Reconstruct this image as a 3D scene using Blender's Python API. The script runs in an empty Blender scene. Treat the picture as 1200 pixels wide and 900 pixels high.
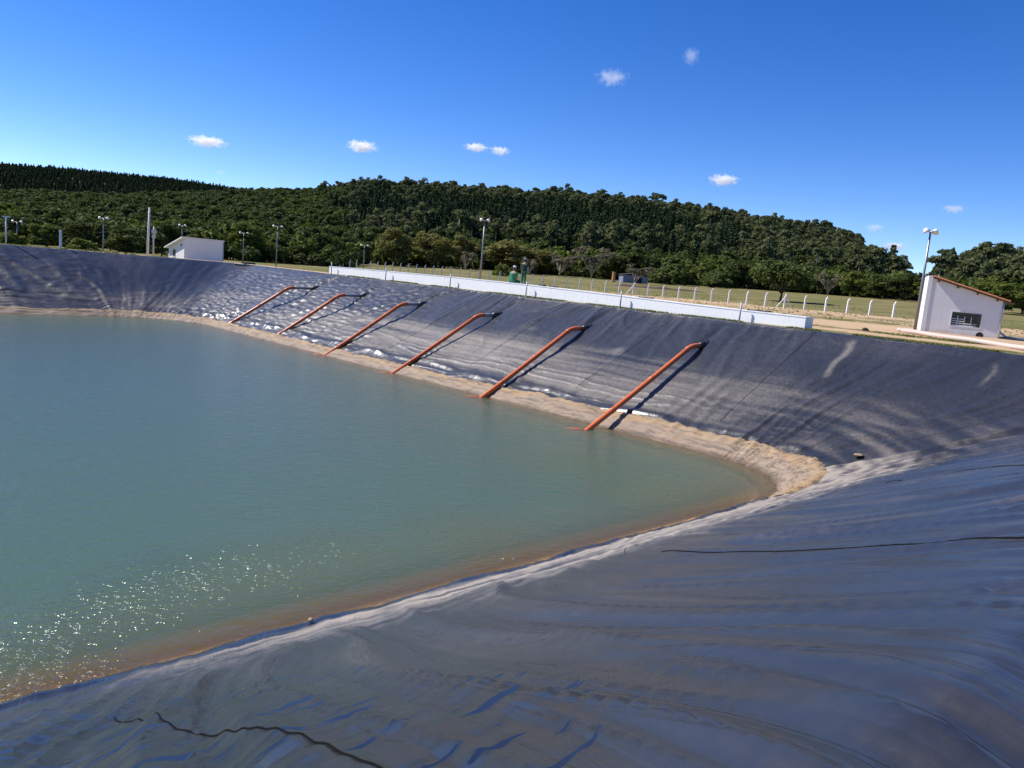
import bpy, bmesh, math, random
import numpy as np
from mathutils import Vector, Matrix

# ------------------------------------------------------------------ camera, sky, sun, exposure
sc = bpy.context.scene
COL = sc.collection
R = math.radians
F = 914.86                      # focal length in pixels of the 1200 px wide photograph
ROLL, PITCH, HEAD, HC = R(5.274), R(7.843), R(44.754), 1.45
FWD = np.array([math.sin(HEAD)*math.cos(PITCH), math.cos(HEAD)*math.cos(PITCH), -math.sin(PITCH)])
_r0 = np.array([math.cos(HEAD), -math.sin(HEAD), 0]); _u0 = np.cross(_r0, FWD)
RGT = _r0*math.cos(ROLL)+_u0*math.sin(ROLL)
UPV = -_r0*math.sin(ROLL)+_u0*math.cos(ROLL)
cam_d = bpy.data.cameras.new('camera'); cam = bpy.data.objects.new('camera', cam_d); COL.objects.link(cam)
cam_d.sensor_width = 36; cam_d.lens = 36*F/1200; cam_d.clip_start = .05; cam_d.clip_end = 20000
cam.matrix_world = Matrix(((RGT[0], UPV[0], -FWD[0], 0), (RGT[1], UPV[1], -FWD[1], 0), (RGT[2], UPV[2], -FWD[2], HC), (0, 0, 0, 1)))
sc.camera = cam

SUN_AZ, SUN_EL = R(-29), R(47)
world = bpy.data.worlds.new('World'); sc.world = world; world.use_nodes = True
wn = world.node_tree; sky = wn.nodes.new('ShaderNodeTexSky'); sky.sky_type = 'NISHITA'; sky.sun_disc = False
sky.sun_elevation = SUN_EL; sky.sun_rotation = SUN_AZ; sky.altitude = 0
sky.air_density = .65; sky.dust_density = 0.0; sky.ozone_density = 2.0
hs = wn.nodes.new('ShaderNodeHueSaturation'); hs.inputs['Saturation'].default_value = 1.36; hs.inputs['Hue'].default_value = .515
wn.links.new(sky.outputs[0], hs.inputs['Color']); wn.links.new(hs.outputs[0], wn.nodes['Background'].inputs[0]); wn.nodes['Background'].inputs[1].default_value = 0.118
sund = bpy.data.lights.new('sun', 'SUN'); sund.energy = 4.9; sund.angle = R(.53); sund.color = (1, .95, .88)
sun = bpy.data.objects.new('sun', sund); COL.objects.link(sun)
SDIR = Vector((math.sin(SUN_AZ)*math.cos(SUN_EL), math.cos(SUN_AZ)*math.cos(SUN_EL), math.sin(SUN_EL)))
sun.rotation_euler = (-SDIR).to_track_quat('-Z', 'Y').to_euler()
sun.location = (-20, 30, 60)
sc.view_settings.view_transform = 'Standard'; sc.view_settings.look = 'None'
sc.view_settings.exposure = 0.58; sc.view_settings.gamma = 1
sc.render.engine = 'CYCLES'; sc.cycles.use_denoising = True
sc.cycles.max_bounces = 6; sc.cycles.volume_bounces = 10; sc.cycles.transparent_max_bounces = 12
sc.cycles.sample_clamp_indirect = 4

# ------------------------------------------------------------------ pixel helpers
def ray(x, y):
    v = FWD*F+RGT*(x-600)+UPV*(450-y); return v/np.linalg.norm(v)
def paz(x, y):                                  # compass angle (from +Y, clockwise) and tan of elevation of a pixel
    r = ray(x, y); return math.atan2(r[0], r[1]), r[2]/math.hypot(r[0], r[1])
def polar(x, y, r):                             # the point in pixel direction at r metres from the camera
    a, t = paz(x, y); return Vector((r*math.sin(a), r*math.cos(a), HC+r*t))
def on_x(x, y, X):
    r = ray(x, y); k = X/r[0]; return Vector((X, r[1]*k, HC+r[2]*k))

rnd = random.Random(7); nr = np.random.default_rng(7)
# ------------------------------------------------------------------ noise
_perm = np.random.default_rng(3).permutation(512).astype(np.int64)
def perlin(x, y, seed=0):
    x = np.asarray(x, float)+seed*17.31; y = np.asarray(y, float)+seed*9.77
    xi = np.floor(x).astype(np.int64); yi = np.floor(y).astype(np.int64); xf = x-xi; yf = y-yi
    u = xf*xf*xf*(xf*(xf*6-15)+10); v = yf*yf*yf*(yf*(yf*6-15)+10)
    def g(ix, iy, dx, dy):
        h = _perm[(_perm[(ix+seed*31) & 511]+iy) & 511]*(2*math.pi/512); return np.cos(h)*dx+np.sin(h)*dy
    a = g(xi, yi, xf, yf); b = g(xi+1, yi, xf-1, yf); c = g(xi, yi+1, xf, yf-1); d = g(xi+1, yi+1, xf-1, yf-1)
    return (a+(b-a)*u+(c-a)*v+(a-b-c+d)*u*v)*1.5
def sstep(a, b, x):
    t = np.clip((np.asarray(x, float)-a)/(b-a), 0, 1); return t*t*(3-2*t)

# ------------------------------------------------------------------ materials
def nmat(name):
    m = bpy.data.materials.new(name); m.use_nodes = True; t = m.node_tree
    return m, t, t.nodes['Principled BSDF'], t.nodes['Material Output']
def N(t, typ, **kw):
    n = t.nodes.new('ShaderNode'+typ)
    for k, v in kw.items(): setattr(n, k, v)
    return n
def L(t, a, b): t.links.new(a, b)
def coords(t, kind='Object', scale=None):
    c = N(t, 'TexCoord'); o = c.outputs[kind]
    if scale:
        mp = N(t, 'Mapping'); mp.inputs['Scale'].default_value = scale; L(t, o, mp.inputs[0]); o = mp.outputs[0]
    return o
def noise(t, vec, scale, detail=4, rough=.55, dist=0):
    n = N(t, 'TexNoise'); n.inputs['Scale'].default_value = scale; n.inputs['Detail'].default_value = detail
    n.inputs['Roughness'].default_value = rough; n.inputs['Distortion'].default_value = dist
    if vec is not None: L(t, vec, n.inputs['Vector'])
    return n.outputs[0]
def ramp(t, fac, stops):
    n = N(t, 'ValToRGB'); e = n.color_ramp.elements
    while len(e) < len(stops): e.new(.5)
    for i, (p, c) in enumerate(stops):
        e[i].position = p; e[i].color = (*c, 1) if not isinstance(c, (int, float)) else (c, c, c, 1)
    L(t, fac, n.inputs[0]); return n.outputs[0]
def mixc(t, fac, a, b):
    n = N(t, 'Mix', data_type='RGBA')
    for s, v in ((0, fac), (6, a), (7, b)):
        if isinstance(v, (int, float)): n.inputs[s].default_value = v
        elif isinstance(v, tuple): n.inputs[s].default_value = (*v, 1)
        else: L(t, v, n.inputs[s])
    return n.outputs[2]
def mth(t, op, a, b=None, c=None, clamp=False):
    n = N(t, 'Math', operation=op); n.use_clamp = clamp
    for i, v in enumerate((a, b, c)):
        if v is None: continue
        if isinstance(v, (int, float)): n.inputs[i].default_value = v
        else: L(t, v, n.inputs[i])
    return n.outputs[0]
def attr(t, name):
    n = N(t, 'Attribute'); n.attribute_name = name; return n.outputs['Fac']
def bump(t, h, strength, dist, prev=None):
    n = N(t, 'Bump'); n.inputs['Strength'].default_value = strength; n.inputs['Distance'].default_value = dist
    L(t, h, n.inputs['Height'])
    if prev is not None: L(t, prev, n.inputs['Normal'])
    return n.outputs[0]

def plain(name, col, rough=.6, var=.12, scale=3, metallic=0, bumpy=.0, bscale=30, spec=.5):
    m, t, p, o = nmat(name); v = coords(t)
    a = tuple(c*(1-var) for c in col); b = tuple(min(1, c*(1+var)) for c in col)
    L(t, mixc(t, noise(t, v, scale, 5), a, b), p.inputs['Base Color'])
    p.inputs['Roughness'].default_value = rough; p.inputs['Metallic'].default_value = metallic
    p.inputs['Specular IOR Level'].default_value = spec
    if bumpy: L(t, bump(t, noise(t, v, bscale, 3), bumpy, .02), p.inputs['Normal'])
    return m

def mat_liner():
    m, t, p, o = nmat('pond_liner'); v = coords(t)
    n1 = noise(t, v, .5, 6); n2 = noise(t, v, 7, 5, .65); n3 = noise(t, coords(t, 'Object', (1, .25, .5)), 2.2, 6, .6, .6)
    dust_highlight = attr(t, 'dust_highlight')
    def fold_coords(su, sd_):
        c = N(t, 'CombineXYZ'); L(t, mth(t, 'MULTIPLY', attr(t, 'across' if su > 1.7 else 'along_bank'), su), c.inputs[0]); L(t, mth(t, 'MULTIPLY', attr(t, 'down'), sd_), c.inputs[1]); return c.outputs[0]
    fine = noise(t, fold_coords(5.0, .35), 1.0, 5, .6, .4); crease = noise(t, fold_coords(2.2, .22), 1.0, 3, .5, .6)
    pool = noise(t, fold_coords(1.6, 6.5), 1.0, 2, .5, .5); zone = attr(t, 'wet')
    film = mth(t, 'MULTIPLY', ramp(t, pool, [(.62, 0), (.64, 1)]), mth(t, 'GREATER_THAN', zone, .3))
    damp = mth(t, 'MULTIPLY', ramp(t, pool, [(.44, .45), (.62, 1)]), zone)
    wet = mth(t, 'MAXIMUM', damp, attr(t, 'soaked'))
    f = mth(t, 'MULTIPLY_ADD', mth(t, 'SUBTRACT', n2, .5), .45, dust_highlight)
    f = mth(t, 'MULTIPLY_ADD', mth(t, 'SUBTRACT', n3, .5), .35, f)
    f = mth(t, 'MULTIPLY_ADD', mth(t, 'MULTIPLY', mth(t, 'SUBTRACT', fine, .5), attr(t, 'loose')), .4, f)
    f = mth(t, 'MULTIPLY', mth(t, 'SMOOTH_MIN', mth(t, 'MAXIMUM', f, 0.0), 1.0, .1), mth(t, 'MINIMUM', mth(t, 'MULTIPLY', dust_highlight, 5.0), 1.0), clamp=True)
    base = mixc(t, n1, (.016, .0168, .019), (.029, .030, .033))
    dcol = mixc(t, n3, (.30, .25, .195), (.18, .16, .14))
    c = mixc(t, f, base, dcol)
    c = mixc(t, mth(t, 'MULTIPLY', wet, .75), c, (.010, .010, .011))
    L(t, c, p.inputs['Base Color'])
    rg = mth(t, 'MULTIPLY_ADD', n2, .16, mth(t, 'MULTIPLY_ADD', attr(t, 'loose'), -.07, .29))
    rg = mth(t, 'MULTIPLY_ADD', f, .4, rg)
    rg = mth(t, 'MULTIPLY', rg, mth(t, 'SUBTRACT', 1.0, mth(t, 'MULTIPLY', mth(t, 'MAXIMUM', film, mth(t, 'MULTIPLY', wet, .4)), .93)))
    L(t, rg, p.inputs['Roughness'])
    p.inputs['Specular IOR Level'].default_value = .75
    cr_ = mth(t, 'ABSOLUTE', mth(t, 'SUBTRACT', crease, .5))
    b = bump(t, noise(t, v, 3.5, 4), .2, .03); crk = mth(t, 'MULTIPLY', noise(t, v, 1.7, 5, .6, .5), mth(t, 'SUBTRACT', 1.0, attr(t, 'loose'))); b = bump(t, crk, .5, .10, b)
    nb_ = attr(t, 'loose')
    b = bump(t, mth(t, 'MULTIPLY', fine, nb_), .17, .045, b); b = bump(t, mth(t, 'MULTIPLY', ramp(t, cr_, [(0, 1), (.035, 0)]), nb_), .25, .02, b)
    b = bump(t, noise(t, v, 90, 3), .12, .004, b)
    up = N(t, 'CombineXYZ'); up.inputs[1].default_value = .17; up.inputs[2].default_value = .985
    L(t, mixc(t, film, b, up.outputs[0]), p.inputs['Normal'])
    return m
def mat_mud():
    m, t, p, o = nmat('dried_mud'); v = coords(t)
    cx = N(t, 'CombineXYZ'); L(t, attr(t, 'along'), cx.inputs[0]); L(t, attr(t, 'down'), cx.inputs[1])
    mp = N(t, 'Mapping'); mp.inputs['Scale'].default_value = (.55, 9, 1); L(t, cx.outputs[0], mp.inputs[0]); lay = noise(t, mp.outputs[0], 1.0, 6, .65, .3)
    n1 = noise(t, v, 1.2, 6, .65); n2 = noise(t, v, 9, 5, .7); el = attr(t, 'lower')
    c = mixc(t, ramp(t, n1, [(.35, 0), (.65, 1)]), (.33, .205, .095), (.30, .21, .12))
    c = mixc(t, mth(t, 'MULTIPLY', el, ramp(t, n2, [(.35, .15), (.65, 1)])), c, (.23, .19, .16))
    c = mixc(t, ramp(t, noise(t, v, 5, 6, .75), [(.58, 0), (.72, .8)]), c, (.10, .085, .075))
    c = mixc(t, ramp(t, lay, [(.5, 0), (.6, .85)]), c, (.12, .095, .075)); c = mixc(t, ramp(t, attr(t, 'down'), [(.60, 0), (.70, .85)]), c, (.10, .07, .045)); c = mixc(t, ramp(t, lay, [(.3, .5), (.42, 0)]), c, (.42, .34, .23))
    L(t, c, p.inputs['Base Color']); p.inputs['Roughness'].default_value = .8
    b = bump(t, lay, .8, .06); b = bump(t, n2, .6, .04, b); L(t, bump(t, noise(t, v, 45, 4), .5, .012, b), p.inputs['Normal'])
    return m
def mat_bed():
    m, t, p, o = nmat('sandy_bed'); v = coords(t)
    L(t, mixc(t, noise(t, v, .8, 6), (.42, .26, .13), (.55, .37, .21)), p.inputs['Base Color']); p.inputs['Roughness'].default_value = .9
    return m
def mat_water():
    m, t, p, o = nmat('turbid_water'); t.nodes.remove(p); v = coords(t)
    dep = attr(t, 'depth')
    # suspended silt: light comes back from the water itself where it is deep, from the bed where it is shallow
    op = mth(t, 'SUBTRACT', 1.0, mth(t, 'POWER', 2.718, mth(t, 'MULTIPLY', dep, -2.0)), clamp=True)
    op = mth(t, 'MULTIPLY_ADD', op, .93, .05)
    body = N(t, 'BsdfDiffuse')
    deepc = mixc(t, noise(t, v, .06, 4), (.062, .106, .068), (.070, .114, .076))
    L(t, mixc(t, ramp(t, mth(t, 'DIVIDE', dep, 4.0), [(0, 0), (.045, .45), (.14, .92), (.5, 1)]), (.37, .225, .09), deepc), body.inputs[0])
    tr = N(t, 'BsdfTransparent'); tr.inputs[0].default_value = (.96, .93, .80, 1)
    ms = N(t, 'MixShader'); L(t, op, ms.inputs[0]); L(t, tr.outputs[0], ms.inputs[1]); L(t, body.outputs[0], ms.inputs[2])
    w1 = noise(t, coords(t, 'Object', (1, .75, 1)), 2.6, 3, .5, .3); w2 = noise(t, coords(t, 'Object', (.8, 1, 1)), 9, 3, .55, .2)
    w0 = noise(t, v, .35, 2)
    h = mth(t, 'MULTIPLY_ADD', w2, .42, w1); h = mth(t, 'MULTIPLY_ADD', w0, .6, h)
    w3 = noise(t, coords(t, 'Object', (.65, 1, 1)), 7.0, 2, .5)
    h = mth(t, 'MULTIPLY_ADD', mth(t, 'MULTIPLY', w3, attr(t, 'chop')), 3.5, h)
    nb = bump(t, h, 1.0, .075)
    gl = N(t, 'BsdfGlossy'); gl.inputs['Roughness'].default_value = .16; L(t, nb, gl.inputs['Normal'])
    fr = N(t, 'Fresnel'); fr.inputs[0].default_value = 1.33; L(t, nb, fr.inputs['Normal'])
    ms2 = N(t, 'MixShader'); L(t, fr.outputs[0], ms2.inputs[0]); L(t, ms.outputs[0], ms2.inputs[1]); L(t, gl.outputs[0], ms2.inputs[2])
    L(t, ms2.outputs[0], o.inputs[0]); return m
def mat_ground():
    m, t, p, o = nmat('ground'); v = coords(t)
    n1 = noise(t, v, .12, 5, .6); n2 = noise(t, v, .9, 5, .65); n3 = noise(t, v, 6, 4, .7)
    g = mixc(t, n2, (.095, .11, .028), (.17, .165, .055)); g = mixc(t, ramp(t, n1, [(.38, 0), (.60, 1)]), g, (.22, .175, .08))
    g = mixc(t, mth(t, 'MULTIPLY', n3, .35), g, (.05, .06, .02))
    d = mixc(t, n2, (.40, .27, .155), (.52, .38, .235)); d = mixc(t, mth(t, 'MULTIPLY', n3, .3), d, (.30, .22, .15))
    f = mth(t, 'MULTIPLY_ADD', mth(t, 'SUBTRACT', n2, .5), 1.4, attr(t, 'dirt'))
    f = mth(t, 'MULTIPLY_ADD', mth(t, 'SUBTRACT', n3, .5), .6, f)
    L(t, mixc(t, ramp(t, f, [(.42, 0), (.58, 1)]), g, d), p.inputs['Base Color']); p.inputs['Roughness'].default_value = .95
    p.inputs['Specular IOR Level'].default_value = .1
    L(t, bump(t, n3, .6, .08), p.inputs['Normal']); return m
def mat_leaf(name, dark, light, trans=.25):
    m, t, p, o = nmat(name); oi = N(t, 'ObjectInfo'); v = attr(t, 'tone')
    f = mth(t, 'MULTIPLY_ADD', oi.outputs['Random'], .55, mth(t, 'MULTIPLY', v, .5), clamp=True)
    c = mixc(t, f, dark, light); L(t, c, p.inputs['Base Color']); p.inputs['Roughness'].default_value = .75
    p.inputs['Specular IOR Level'].default_value = .12
    tl = N(t, 'BsdfTranslucent'); L(t, mixc(t, .5, c, (light[0]*1.2, light[1]*1.3, light[2]*.6)), tl.inputs[0])
    ms = N(t, 'MixShader'); ms.inputs[0].default_value = trans; L(t, p.outputs[0], ms.inputs[1]); L(t, tl.outputs[0], ms.inputs[2])
    L(t, ms.outputs[0], o.inputs[0]); return m
def mat_cloud(dens):
    m, t, p, o = nmat('cloud_vapour'); t.nodes.remove(p); v = coords(t)
    ln = N(t, 'VectorMath', operation='LENGTH'); L(t, v, ln.inputs[0])
    n = noise(t, coords(t, 'Object', (2.2, 2.2, 1.3)), 1.6, 7, .65)
    f = mth(t, 'SUBTRACT', mth(t, 'MULTIPLY_ADD', n, 2.2, -.42), ln.outputs['Value'])
    f = mth(t, 'MULTIPLY', f, 2.5, clamp=True)
    pv = N(t, 'VolumePrincipled'); pv.inputs['Color'].default_value = (1, 1, 1, 1); pv.inputs['Anisotropy'].default_value = .2
    L(t, mth(t, 'MULTIPLY', f, dens), pv.inputs['Density']); L(t, pv.outputs[0], o.inputs['Volume']); return m
def mat_wall_paint():
    m, t, p, o = nmat('white_limewash'); v = coords(t)
    n1 = noise(t, v, .9, 6, .65); n2 = noise(t, coords(t, 'Object', (1, 1, .12)), 5, 5, .6)
    c = mixc(t, n1, (.86, .85, .83), (.78, .77, .74)); c = mixc(t, ramp(t, n2, [(.56, 0), (.8, .45)]), c, (.52, .48, .42))
    L(t, c, p.inputs['Base Color']); p.inputs['Roughness'].default_value = .85
    L(t, bump(t, noise(t, v, 25, 4), .3, .01), p.inputs['Normal']); return m
def mat_render():
    m, t, p, o = nmat('white_render'); v = coords(t)
    n1 = noise(t, v, 1.3, 6, .65); n2 = noise(t, coords(t, 'Object', (1, 1, .15)), 4, 5, .6)
    z = N(t, 'SeparateXYZ'); L(t, v, z.inputs[0])
    c = mixc(t, n1, (.78, .77, .76), (.68, .67, .66)); c = mixc(t, ramp(t, n2, [(.55, 0), (.8, .35)]), c, (.5, .46, .42))
    splash = mth(t, 'MULTIPLY', ramp(t, z.outputs[2], [(0, 1), (.35, 0)]), ramp(t, n1, [(.35, .1), (.65, .8)])); c = mixc(t, splash, c, (.42, .33, .25))
    L(t, c, p.inputs['Base Color']); p.inputs['Roughness'].default_value = .9; L(t, bump(t, noise(t, v, 30, 4), .2, .02), p.inputs['Normal']); return m
def mat_orange():
    m, t, p, o = nmat('orange_pvc'); v = coords(t)
    n1 = noise(t, v, 1.5, 6, .65); n2 = noise(t, v, 14, 4)
    c = mixc(t, n1, (.64, .15, .034), (.54, .12, .03)); c = mixc(t, ramp(t, n2, [(.55, 0), (.8, .5)]), c, (.42, .22, .12))
    L(t, c, p.inputs['Base Color']); p.inputs['Roughness'].default_value = .38; return m

MT = dict(
    puddle=plain('puddle_water', (.008, .008, .009), .03, spec=.6),
    liner=mat_liner(), mud=mat_mud(), bed=mat_bed(), water=mat_water(), ground=mat_ground(), white=mat_wall_paint(), orange=mat_orange(),
    seam=plain('seam_plastic', (.006, .006, .007), .9, spec=.1), blackpipe=plain('black_pipe', (.012, .012, .013), .4),
    greypipe=plain('pale_grey_pvc', (.22, .22, .23), .3), post=plain('painted_concrete', (.72, .71, .68), .8, .1, 6),
    greypost=plain('grey_painted_tube', (.45, .46, .47), .5), galv=plain('galvanised_steel', (.24, .25, .26), .45, metallic=.6),
    lamp=plain('lamp_housing', (.75, .75, .74), .35), glass=plain('dark_glass', (.02, .022, .028), .12),
    lampglass=plain('lamp_glass', (.55, .6, .65), .1), tile=plain('terracotta', (.46, .17, .075), .8, .3, 4, bumpy=.4),
    wood=plain('rafter_wood', (.10, .055, .03), .8), housewall=mat_render(),
    frame=plain('window_frame', (.70, .70, .68), .5), pinkpipe=plain('sun_faded_pvc', (.52, .40, .34), .5, .1, 1.5),
    concrete=plain('raw_concrete', (.42, .39, .34), .9, .15, 3, bumpy=.4), brick=plain('red_brick', (.44, .20, .09), .9, .2, 8),
    shed=plain('blue_grey_sheet', (.16, .19, .26), .6), shadowhole=plain('dark_opening', (.02, .018, .017), .9),
    bark=plain('bark', (.09, .07, .05), .9, .3, 5), palebark=plain('pale_bark', (.38, .33, .27), .9, .3, 5),
    leaf_broad=mat_leaf('leaf_broad', (.022, .036, .009), (.090, .115, .030)),
    leaf_pine=mat_leaf('leaf_pine', (.016, .032, .012), (.040, .068, .026), .15),
    leaf_euc=mat_leaf('leaf_euc', (.042, .056, .022), (.135, .15, .065)),
    leaf_olive=mat_leaf('leaf_olive', (.11, .11, .03), (.22, .20, .065)),
    leaf_bright=mat_leaf('leaf_bright', (.045, .066, .012), (.15, .18, .035)),
    leaf_grey=mat_leaf('leaf_grey', (.10, .09, .06), (.18, .16, .105)),
    grass=mat_leaf('grass_blade', (.09, .12, .03), (.22, .22, .07)),
    skin=plain('skin', (.32, .18, .11), .55), green=plain('green_cotton', (.012, .16, .075), .85, .15, 8), darkgreen=plain('dark_green_cotton', (.014, .045, .032), .85, .15, 8),
    trousers=plain('green_trousers', (.014, .10, .045), .85, .15, 8), cap_white=plain('white_cap', (.72, .70, .66), .8), cap_grey=plain('grey_cap', (.28, .28, .25), .8),
    boot=plain('black_boot', (.015, .014, .013), .5), hair=plain('dark_hair', (.012, .009, .007), .6), stone=plain('stone', (.30, .22, .14), .9, .3, 6, bumpy=.6),
    darkstone=plain('dark_clod', (.035, .03, .026), .9, .3, 6), soil=plain('dark_soil', (.06, .042, .028), .95, .3, 1.0, bumpy=.6), rope=plain('dark_cloth', (.02, .02, .024), .8),
)

# ------------------------------------------------------------------ object helpers
def tag(o, label=None, cat=None, group=None, kind=None):
    if label: o['label'] = label
    if cat: o['category'] = cat
    if group: o['group'] = group
    if kind: o['kind'] = kind
    return o
def empty(name, loc, rz=0, label=None, cat=None, group=None):
    o = bpy.data.objects.new(name, None); COL.objects.link(o); o.location = loc; o.rotation_euler = (0, 0, rz); o.empty_display_size = .3
    return tag(o, label, cat, group)
def link(name, mesh, parent=None):
    o = bpy.data.objects.new(name, mesh); COL.objects.link(o)
    if parent: o.parent = parent
    return o
def np_mesh(name, V, Q, mats, smooth=True, attrs=None, mi=None):
    V = np.asarray(V, np.float32); Q = np.asarray(Q, np.int32); k = Q.shape[1]
    me = bpy.data.meshes.new(name); me.vertices.add(len(V)); me.vertices.foreach_set('co', V.ravel())
    me.loops.add(Q.size); me.loops.foreach_set('vertex_index', Q.ravel())
    me.polygons.add(len(Q)); me.polygons.foreach_set('loop_start', np.arange(0, Q.size, k, dtype=np.int32))
    me.update(calc_edges=True)
    me.polygons.foreach_set('use_smooth', np.full(len(Q), smooth))
    for m in mats: me.materials.append(m)
    if mi is not None: me.polygons.foreach_set('material_index', np.asarray(mi, np.int32))
    for nme, val in (attrs or {}).items():
        a = me.attributes.new(nme, 'FLOAT', 'POINT'); a.data.foreach_set('value', np.asarray(val, np.float32).ravel())
    me.update(); return me
class MB:
    def __init__(s): s.bm = bmesh.new()
    def box(s, c, d, rot=None, bev=0):
        r = bmesh.ops.create_cube(s.bm, size=1); vs = r['verts']
        bmesh.ops.scale(s.bm, vec=d, verts=vs)
        if bev: bmesh.ops.bevel(s.bm, geom=list({e for v in vs for e in v.link_edges}), offset=bev, segments=1, affect='EDGES'); vs = [v for v in s.bm.verts if v.tag is False and v in s.bm.verts][-0:] if False else None
        if vs is None:
            vs = [v for v in s.bm.verts if not v.tag]
        if rot: bmesh.ops.rotate(s.bm, cent=(0, 0, 0), matrix=rot, verts=vs)
        bmesh.ops.translate(s.bm, vec=c, verts=vs)
        for v in s.bm.verts: v.tag = True
        return s
    def tube(s, pts, rad, n=10, cap=True):
        pts = [Vector(p) for p in pts]; rads = rad if isinstance(rad, (list, tuple)) else [rad]*len(pts)
        rings = []; up = None
        for i, p in enumerate(pts):
            d = (pts[min(i+1, len(pts)-1)]-pts[max(i-1, 0)]).normalized()
            if up is None: up = d.orthogonal().normalized()
            up = (up-d*up.dot(d)).normalized(); b = d.cross(up)
            rings.append([s.bm.verts.new(p+(up*math.cos(2*math.pi*k/n)+b*math.sin(2*math.pi*k/n))*rads[i]) for k in range(n)])
        for a, b in zip(rings, rings[1:]):
            for k in range(n): s.bm.faces.new((a[k], a[(k+1) % n], b[(k+1) % n], b[k]))
        if cap:
            s.bm.faces.new(rings[0][::-1]); s.bm.faces.new(rings[-1])
        for v in s.bm.verts: v.tag = True
        return s
    def prism(s, prof, y0, y1, axis='y'):           # closed profile (x,z) swept along y
        a = [s.bm.verts.new((x, y0, z)) for x, z in prof]; b = [s.bm.verts.new((x, y1, z)) for x, z in prof]; n = len(prof)
        s.bm.faces.new(a); s.bm.faces.new(b[::-1])
        for k in range(n): s.bm.faces.new((a[k], b[k], b[(k+1) % n], a[(k+1) % n]))
        for v in s.bm.verts: v.tag = True
        return s
    def ball(s, c, r, sub=2, jit=0):
        vs = bmesh.ops.create_icosphere(s.bm, subdivisions=sub, radius=1)['verts']
        for v in vs:
            k = 1+rnd.uniform(-jit, jit); v.co = Vector((v.co.x*r[0]*k, v.co.y*r[1]*k, v.co.z*r[2]*k))+Vector(c); v.tag = True
        return s
    def mesh(s, name, mat, smooth=False):
        bmesh.ops.recalc_face_normals(s.bm, faces=s.bm.faces[:])
        me = bpy.data.meshes.new(name); s.bm.to_mesh(me); s.bm.free(); me.materials.append(MT[mat])
        if smooth: me.polygons.foreach_set('use_smooth', np.ones(len(me.polygons), bool))
        return me
    def build(s, name, mat, parent=None, smooth=False): return link(name, s.mesh(name, mat, smooth), parent)
def copy_tree(o, parent=None):
    c = o.copy(); COL.objects.link(c); c.parent = parent
    for ch in o.children: copy_tree(ch, c)
    return c
ORD = ['first', 'second', 'third', 'fourth', 'fifth', 'sixth', 'seventh', 'eighth', 'ninth', 'tenth', 'eleventh', 'twelfth', 'thirteenth', 'fourteenth', 'fifteenth', 'sixteenth', 'seventeenth', 'eighteenth', 'nineteenth']
def ordinal(i):
    if i < 19: return ORD[i]
    n = i+1; tens = ['', '', 'twent', 'thirt', 'fort', 'fift', 'sixt'][n//10]
    return tens+'ieth' if n % 10 == 0 else tens+'y-'+ORD[n % 10-1]

# ------------------------------------------------------------------ the pond: one liner sheet over four banks
D, M = 5.51, 2.03
WX1, WY0, WY1, WX0 = 30.28, 12.51, 76.9, -46.0       # waterline
RUN = M*D
CX1, CY0, CY1, CX0 = WX1+RUN, .75, WY1+RUN, WX0-RUN   # crest
def corner_cols(wc, wr, cc, cr, a0, n, ext0, ext1):
    """columns round a corner: waterline arc (centre wc) against crest (straight ext0, arc centre cc, straight ext1)"""
    out = []
    for i in range(n):
        v = i/(n-1); a = a0+v*math.pi/2
        w = (wc[0]+wr*math.cos(a), wc[1]+wr*math.sin(a))
        arc = cr*math.pi/2; tot = ext0+arc+ext1; l = v*tot
        t0 = (-math.sin(a0), math.cos(a0)); t1 = (-math.sin(a0+math.pi/2), math.cos(a0+math.pi/2))
        if l < ext0: c = (cc[0]+cr*math.cos(a0)-t0[0]*(ext0-l), cc[1]+cr*math.sin(a0)-t0[1]*(ext0-l))
        elif l < ext0+arc:
            b = a0+(l-ext0)/cr; c = (cc[0]+cr*math.cos(b), cc[1]+cr*math.sin(b))
        else:
            k = l-ext0-arc; b = a0+math.pi/2; c = (cc[0]+cr*math.cos(b)+t1[0]*k, cc[1]+cr*math.sin(b)+t1[1]*k)
        out.append((c, w, tot*v))
    return out, tot
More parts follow.
